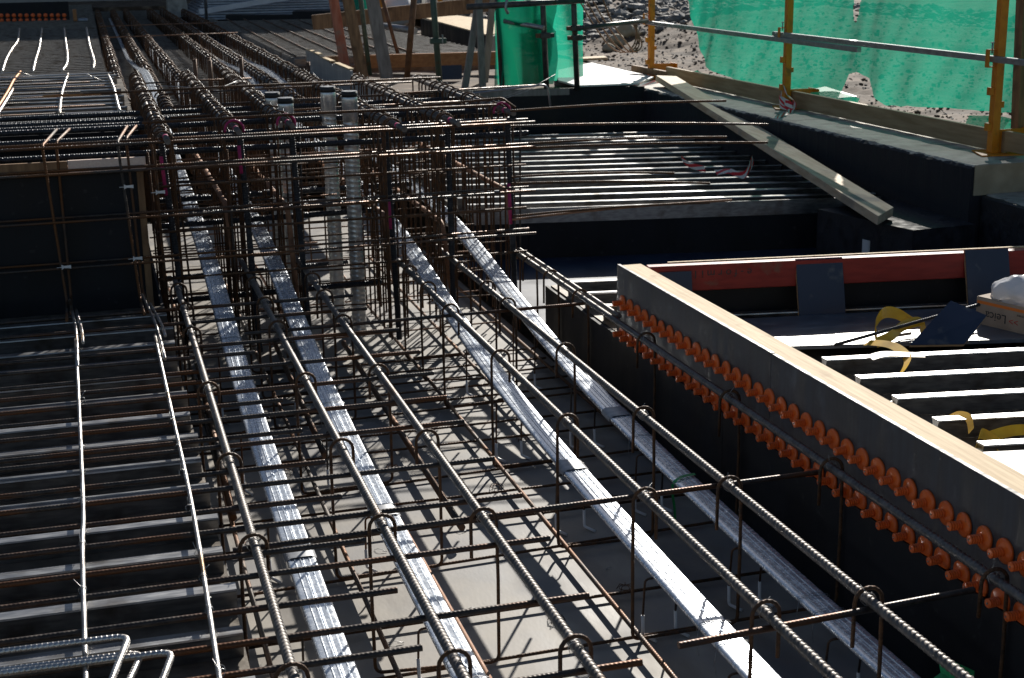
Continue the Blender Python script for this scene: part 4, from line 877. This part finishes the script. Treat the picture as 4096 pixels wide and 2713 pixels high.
# ------------------------------------------------------------------ posts, trestles and timber behind the cage
def pst(name, a, b, wd, m, lab, rnd=False):
    o = tube(name, [a, b], wd/2, m, None, 14) if rnd else beam(name, a, b, wd, wd*.6, m, None, .003); return tag(o, lab, 'post')
pst('timber_post', (3.06, 18.05, .38), (2.90, 18.3, 1.95), .115, 'timber_red', 'weathered red timber post standing behind the cage')
pst('timber_post', (3.23, 17.85, .38), (3.03, 18.1, 1.95), .13, 'timber_brown', 'brown timber post standing next to the red one')
pst('scaffold_tube', (3.38, 18.2, .38), (3.27, 18.3, 1.95), .06, 'tube_green', 'thin dark green tube between the brown and grey posts', True)
pst('timber_post', (3.49, 17.65, .38), (3.30, 17.9, 1.95), .15, 'timber_grey', 'wide grey timber post behind the cage')
pst('scaffold_tube', (3.66, 17.3, .38), (3.90, 17.5, 1.95), .075, 'tube_rust', 'rusty brown tube leaning to the right behind the cage', True)
c = empty('scaffold_tube', (3.86, 16.4, .38)); tag(c, 'thick green scaffold tube with a coupler', 'post')
tube('standard', [(0, 0, 0), (-.07, .05, 1.6)], .036, 'tube_green', c, 14)
box('coupler', -.10, .09, -.03, .03, .50, .56, 'tube_green', c, .006); box('coupler_plate', .03, .045, -.045, -.033, .50, .60, 'tube_galv', c)
pst('scaffold_tube', (3.95, 18.9, .38), (3.70, 19.6, 1.9), .05, 'tube_rust', 'thin rusty brace leaning left behind the green tube', True)
for xb, xt, lab in ((4.28, 4.47, 'front'), (4.52, 4.66, 'second')):
    pass
TR = empty('trestle', (4.4, 16.5, .38)); tag(TR, 'grey timber trestle with splayed legs and a cross head', 'trestle')
for a, b in (((-.32, -.4, 0), (.02, -.05, 1.3)), ((-.12, -.45, 0), (-.06, -.1, 1.3)), ((.05, .1, 0), (.23, .15, 1.3)), ((.30, -.35, 0), (.18, -.1, 1.05))): beam('leg', a, b, .075, .045, 'timber_grey', TR, .003)
beam('cross_head', (.10, -.12, 1.06), (.38, -.14, 1.03), .06, .075, 'timber_grey', TR, .003)
o = beam('timber_beam', (2.98, 20.2, .98), (5.5, 19.6, 1.20), .09, .20, 'timber_brown', None, .004); tag(o, 'long brown timber beam held between the posts', 'timber beam')
o = beam('timber_beam', (3.30, 18.6, .545), (5.1, 17.6, .60), .08, .165, 'timber_orange', None, .004); tag(o, 'long orange timber beam low behind the posts', 'timber beam')
tag(box('dark_fascia', 2.66, 3.2, 18.72, 18.78, .40, .62, 'timber_brown'), 'dark timber block left of the red post', 'timber block')
o = tube('steel_pipe', [(4.10, 21.5, .86), (4.28, 19.6, .86)], .048, 'tube_galv', None, 16); tag(o, 'short silver pipe propped behind the grey post', 'pipe')
o = ngon('plywood_offcut', [(0, 0), (.31, .0), (.31, .012), (0, .012)], 0, .17, 'ply_blue'); o.location = (3.95, 16.95, .42); o.rotation_euler = (R(-12), R(0), R(-8)); tag(o, 'blue black plywood offcut leaning below the orange beam', 'offcut')
# form box with pale top
FB = empty('form_box'); tag(FB, 'large black sided form box with a pale plywood top', 'form box')
ngon('box_side', [(5.55, 20.3), (6.9, 23.2), (6.75, 27.0), (5.95, 26.7)], .40, .70, 'ply_black', FB)
ngon('box_top', [(5.56, 20.4), (6.88, 23.25), (6.73, 26.95), (5.97, 26.6)], .7005, .72, 'lvl', FB)
tag(box('brick_block', 5.95, 6.2, 19.2, 19.5, .40, .62, 'brick_pink', None, .01), 'pink masonry block on the earth by the green net', 'block')
for x, y, r in ((5.9, 21.2, .3), (6.4, 21.0, -.4)):
    o = box('formwork_clamp', -.12, .12, -.02, .02, 0, .16, 'yellow', None, .01); o.location = (x, y, .42); o.rotation_euler = (.3, 0, r); tag(o, 'orange steel clamp plate on the gravel', 'clamp', 'orange plates on the gravel')
for x, y in ((5.62, 28.8), (6.75, 28.5)):
    o = beam('guard_post', (x, y, .40), (x+.02, y, 1.7), .09, .09, 'yellow', None, .004); tag(o, 'yellow guard post far behind the timber posts', 'guard post', 'far yellow guard posts')
bm = bmesh.new(); bmesh.ops.create_icosphere(bm, subdivisions=3, radius=.42)
for q in bm.verts: q.co *= 1+.25*noise.noise(q.co*3); q.co.z *= .9
me = bpy.data.meshes.new('white_sack'); bm.to_mesh(me); bm.free(); o = link('white_sack', me, 'white_sheet', None, True); o.location = (6.0, 29.3, .8); tag(o, 'bulging pale sack between the far yellow posts', 'sack')
o = box('paper_drum', -.3, .3, -.2, .2, 0, .7, 'ply_white', None, .03); o.location = (6.95, 29.5, .45); tag(o, 'pale box standing behind the far yellow post', 'box')
o = tube('barrel', [(7.25, 29.0, .45), (7.25, 29.0, 1.2)], .18, 'rubber', None, 16); tag(o, 'black drum beside the pale box on the gravel', 'drum')
for a, b in (((7.6, 28, .62), (8.5, 29.2, .72)), ((6.9, 31.5, .75), (9.8, 33, .8)), ((7.4, 32.0, .75), (9.6, 31.2, .85))):
    o = beam('timber_offcut', a, b, .09, .05, 'timber_grey', None, .003); tag(o, 'loose timber lying on the gravel heap', 'timber offcut', 'loose timbers on the gravel heap')
tag(link('green_net', pyd('green_net', [(5.0, 29.0, .5), (5.6, 29.0, .5), (5.5, 29.2, 1.7), (5.0, 29.1, 1.7), (5.3, 28.85, 1.1)], [(0, 1, 4), (1, 2, 4), (2, 3, 4), (3, 0, 4)]), 'green_net'), 'dark green net hanging left of the far yellow posts', 'netting')
# far shade area: stacked sheets, beam, pole, concrete stub, worker
ST = empty('sheet_stack', (4.2, 36.5, .43)); tag(ST, 'stack of pale blue steel deck sheets in the shade', 'sheet stack')
for k in range(9):
    o = box('steel_sheet', -1.9+.06*k, 3.0-.25*k, -2.2+.25*k, 2.4, .02+.05*k, .055+.05*k, 'sheet_blue', ST)
o = beam('steel_beam', (2.5, 34.6, .62), (5.9, 35.2, 1.05), .1, .12, 'white_beam', None, .004); tag(o, 'pale beam lying aslant in front of the sheet stack', 'beam')
o = tube('steel_pole', [(2.56, 33.35, .5), (2.58, 33.35, 1.9)], .035, 'tube_galv', None, 10); tag(o, 'grey pole standing before the sheet stack', 'pole')
o = beam('steel_channel', (2.95, 32.6, .56), (5.3, 31.4, .56), .2, .12, 'ply_black', None, .004); tag(o, 'long dark edge beam at the end of the far deck', 'edge form')
o = box('form_block', 0, 1.6, 0, .6, 0, .25, 'ply_black', None, .01); o.location = (4.25, 31.7, .44); o.rotation_euler = (0, 0, -.25); tag(o, 'dark boxed form on the end of the far deck', 'form box')
v = [(1.95, 37.5, .4), (2.45, 37.3, .4), (2.45, 38.2, .4), (1.95, 38.2, .4), (1.98, 37.7, 1.7), (2.33, 37.6, 1.7), (2.33, 38.1, 1.7), (1.98, 38.1, 1.7)]
me = pyd('concrete_pier', v, [(0, 1, 5, 4), (1, 2, 6, 5), (2, 3, 7, 6), (3, 0, 4, 7), (4, 5, 6, 7)]); hull_fix(me); tag(link('concrete_pier', me, 'concrete'), 'tapered concrete pier at the end of the far bar rows', 'pier')
# worker: one continuous skinned body, only the legs reach into the picture
def person(loc, rz):
    J = [(0, 0, .95), (0, .01, 1.15), (0, .0, 1.38), (0, .0, 1.50), (0, -.015, 1.58), (0, -.02, 1.68), (0, -.01, 1.77),
         (.09, 0, .90), (.12, -.03, .50), (.13, .02, .10), (.14, -.14, .045), (-.09, 0, .90), (-.13, .06, .50), (-.15, .16, .10), (-.16, .0, .045),
         (.19, 0, 1.42), (.25, .03, 1.15), (.22, -.14, .95), (.21, -.2, .90), (-.19, 0, 1.42), (-.26, .03, 1.15), (-.24, -.12, .94), (-.23, -.18, .88)]
    E = [(0, 1), (1, 2), (2, 3), (3, 4), (4, 5), (5, 6), (0, 7), (7, 8), (8, 9), (9, 10), (0, 11), (11, 12), (12, 13), (13, 14), (2, 15), (15, 16), (16, 17), (17, 18), (2, 19), (19, 20), (20, 21), (21, 22)]
    rad = [.15, .14, .16, .07, .06, .095, .06, .095, .07, .048, .04, .095, .07, .048, .04, .07, .05, .038, .03, .07, .05, .038, .03]
    me = bpy.data.meshes.new('person'); me.from_pydata([Vector(j) for j in J], E, []); o = link('person', me, None)
    md = o.modifiers.new('skin', 'SKIN')
    for i, r in enumerate(rad): me.skin_vertices[0].data[i].radius = (r, r*.85)
    me.skin_vertices[0].data[0].use_root = True
    o.modifiers.new('sub', 'SUBSURF').levels = 2
    dg = bpy.context.evaluated_depsgraph_get(); ev = o.evaluated_get(dg); nm2 = bpy.data.meshes.new_from_object(ev)
    o.modifiers.clear(); o.data = nm2; nm2.materials.clear()
    for k in ('cloth_dark', 'boot', 'hiviz', 'skin'): nm2.materials.append(MATS[k])
    for p in nm2.polygons:
        z = p.center.z; p.use_smooth = True
        p.material_index = 1 if z < .13 else 0 if z < .98 else 2 if z < 1.5 else 3
    o.location = loc; o.rotation_euler = (0, 0, rz); o.scale = (1.45,)*3; tag(o, 'worker in dark trousers standing by the far sheet stack', 'person')
    tube('hard_hat', [(0, -.01, 1.70), (0, -.01, 1.74), (0, -.01, 1.80)], .115, 'white_plastic', o, 16)
person((2.62, 39.4, .42), R(25))
# unseen block added beyond the site, sized so its shadow covers the far end
BL = empty('unseen_shade_block', (0, 0, 0)); tag(BL, 'unseen tall block added past the site to shade its far end', 'shade block')
box('wall', -60, 19.3, 52, 64, -.5, 16.2, 'facade', BL)
for fl in range(4):
    for k in range(9): box('window', -20+4*k, -17.5+4*k, 51.93, 51.999, 1.2+3.5*fl, 3.2+3.5*fl, 'glass_dark', BL)

# ------------------------------------------------------------------ things on the near right deck
LF = empty('edge_form'); tag(LF, 'low black plywood edge form behind the red timber beam', 'formwork')
wall_xy('plywood_sheet', (2.645, 6.83), (5.6, 6.40), -.008, .30, .018, 'ply_black', LF)
RB = empty('red_beam', (2.66, 6.765, .265)); tag(RB, 'red painted laminated beam with upside down lettering on the edge form', 'timber beam')
ang = math.atan2(-.43, 2.955); RB.rotation_euler = (0, 0, ang)
box('beam_body', 0, 2.95, -.033, .03, -.068, .068, 'lvl_red', RB, .004); box('lath', .12, 2.9, .034, .052, .045, .074, 'lvl', RB)
def text(s_, size, m, parent, loc, rot, name='lettering', ext=.0004):
    cu = bpy.data.curves.new(name, 'FONT'); cu.body = s_; cu.size = size; cu.extrude = ext; cu.align_x = 'CENTER'; cu.align_y = 'CENTER'
    t = bpy.data.objects.new('tmp', cu); COL.objects.link(t); bpy.context.view_layer.update()
    me = bpy.data.meshes.new_from_object(t.evaluated_get(bpy.context.evaluated_depsgraph_get())); bpy.data.objects.remove(t)
    me.materials.clear(); o = link(name, me, m, parent); o.location = loc; o.rotation_euler = rot; return o
text('e - f o r m i 1 O', .058, 'print_dark', RB, (.36, -.0342, .020), (R(90), R(180), 0))
def offcut(c, wd, h, tilt, rz, lab, roll=0.):
    o = empty('plywood_offcut', c, rz); o.rotation_euler = (tilt, roll, rz); tag(o, lab, 'offcut')
    box('face_sheet', -wd/2, wd/2, -.001, .004, 0, h, 'ply_blue', o); box('ply_core', -wd/2-.0005, wd/2+.0005, .0042, .019, -.0005, h+.0005, 'ply_edge', o)
    return o
offcut((3.545, 6.515, .024), .25, .33, R(-17), ang, 'blue black plywood offcut leaning on the middle of the red beam')
offcut((2.78, 6.63, .024), .17, .29, R(-14), ang, 'blue black plywood offcut half hidden behind the capped panel')
offcut((4.45, 6.37, .024), .24, .34, R(-17), ang, 'dusty blue plywood offcut leaning on the red beam behind the carton')
o = empty('plywood_offcut'); tag(o, 'blue black plywood offcut tipped over at an angle on the glossy board', 'offcut')
q = [Vector((3.62, 5.80, .075)), Vector((3.87, 5.73, .075)), Vector((4.03, 5.80, .185)), Vector((3.92, 5.94, .235))]
nn = (q[1]-q[0]).cross(q[3]-q[0]).normalized()
for nme, a, b, mm in (('face_sheet', 0, -.004, 'ply_blue'), ('ply_core', -.0042, -.018, 'ply_edge')):
    v = [p+nn*a for p in q]+[p+nn*b for p in q]
    me = pyd(nme, v, [(0, 1, 2, 3), (7, 6, 5, 4)]+[(k, (k+1) % 4, 4+(k+1) % 4, 4+k) for k in range(4)]); hull_fix(me); link(nme, me, mm, o)
tag(ngon('pale_board', [(2.66, 6.10), (4.9, 5.60), (4.95, 6.30), (2.66, 6.62)], .045, .064, 'ply_gloss'), 'wide glossy dark board lying in front of the red beam', 'board')
tag(ngon('closure_board', [(2.64, 2.0), (3.12, 2.0), (3.12, 5.93), (2.64, 6.05)], -.009, .034, 'deck_board'), 'flat pale closure strip along the back of the capped panel', 'board')
tag(ngon('pale_board', [(3.05, 4.36), (4.2, 4.15), (4.2, 3.2), (3.05, 3.4)], .0765, .090, 'deck_board'), 'pale board lying on the ribs at the right edge', 'board')
tag(tube('rebar', [(3.28, 5.90, .080), (4.2, 6.08, .165), (4.65, 6.16, .21)], .0085, 'bar_dark', None, 10), 'dark ribbed rod lying across the tape and the carton', 'rebar')
tag(tube('bolt', [(3.13, 5.12, .034), (3.13, 5.12, .05)], .010, 'tube_dark', None, 8), 'small dark nut lying on the pale closure strip', 'nut')
YT = [([(3.52, 5.93, .068), (3.56, 6.02, .12), (3.66, 6.12, .15), (3.74, 6.13, .14), (3.80, 6.08, .10)], [(.02, .03, .05)], 'yellow tape looping up over the ribbed rod'),
      ([(3.50, 5.90, .070), (3.60, 5.93, .09), (3.70, 6.0, .11), (3.80, 6.02, .12), (3.83, 6.0, .09), (3.78, 5.97, .075)], [(.01, .04, .04)], 'shiny olive strip of tape under the ribbed rod'),
      ([(3.46, 5.92, .07), (3.49, 5.84, .085), (3.52, 5.76, .085), (3.50, 5.62, .07), (3.40, 5.50, .045), (3.30, 5.42, .035)], [(.045, .012, .02)], 'bright yellow tape curling down between the ribs'),
      ([(3.33, 5.66, .078), (3.42, 5.68, .082), (3.52, 5.64, .08), (3.58, 5.62, .078)], [(.0, .05, .01)], 'yellow tape lying flat on the first rib'),
      ([(3.20, 4.85, .045), (3.24, 4.82, .075), (3.25, 4.75, .08), (3.22, 4.68, .05)], [(.03, .01, .02)], 'curl of yellow tape at the edge of the closure strip'),
      ([(3.08, 4.46, .04), (3.14, 4.52, .06), (3.20, 4.58, .075), (3.22, 4.48, .05), (3.17, 4.44, .04)], [(.03, .03, .03)], 'crumpled yellow tape beside the pale board'),
      ([(3.22, 4.56, .065), (3.32, 4.56, .08), (3.42, 4.53, .085), (3.6, 4.52, .083)], [(.0, .03, .035)], 'yellow tape running off over the near ribs')]
for p, wv, lab in YT: tag(ribbon('yellow_tape', spline(p, 5), Vector(wv[0]), 'yellow_tape'), lab, 'tape')
CB = empty('carton', (4.17, 6.09, .065), R(-72)); tag(CB, 'open cardboard carton with an orange stripe and upside down print', 'carton')
W_, D_, H_ = .46, .30, .135
for n_, a in (('side', (0, W_, -.003, 0, 0, H_)), ('side', (0, W_, D_, D_+.003, 0, H_)), ('side', (-.003, 0, 0, D_, 0, H_)), ('side', (W_, W_+.003, 0, D_, 0, H_)), ('bottom', (0, W_, 0, D_, .001, .004))): box(n_, *a, 'cardboard', CB)
beam('flap', (.0, -.0, H_), (.0, .1, H_+.03), .0, .0, 'cardboard', CB) if False else None
ngon('flap', [(0, 0), (.13, 0), (.13, .12), (0, .1)], H_+.001, H_+.004, 'cardboard', CB)
box('stripe', .004, W_-.004, -.0042, -.0032, H_-.030, H_-.015, 'print_orange', CB)
text('Leica', .062, 'print_dark', CB, (.12, -.0040, .055), (R(90), R(180), 0)); text('GEOSYSTEMS', .013, 'print_dark', CB, (.28, -.0040, .088), (R(90), R(180), 0)); text('>>', .05, 'print_red', CB, (.225, -.0040, .052), (R(90), R(180), 0))
bm = bmesh.new(); bmesh.ops.create_icosphere(bm, subdivisions=4, radius=.1)
for q in bm.verts: q.co *= 1+.16*noise.noise(q.co*16)+.07*noise.noise(q.co*42); q.co.z *= .85
me = bpy.data.meshes.new('bubble_wrap'); bm.to_mesh(me); bm.free(); o = link('bubble_wrap', me, 'bubble_film', None, True); o.location = (4.345, 6.02, .215); o.scale = (1.25, 1.1, 1.15); tag(o, 'ball of clear crumpled plastic wrap stuffed in the carton', 'plastic wrap')
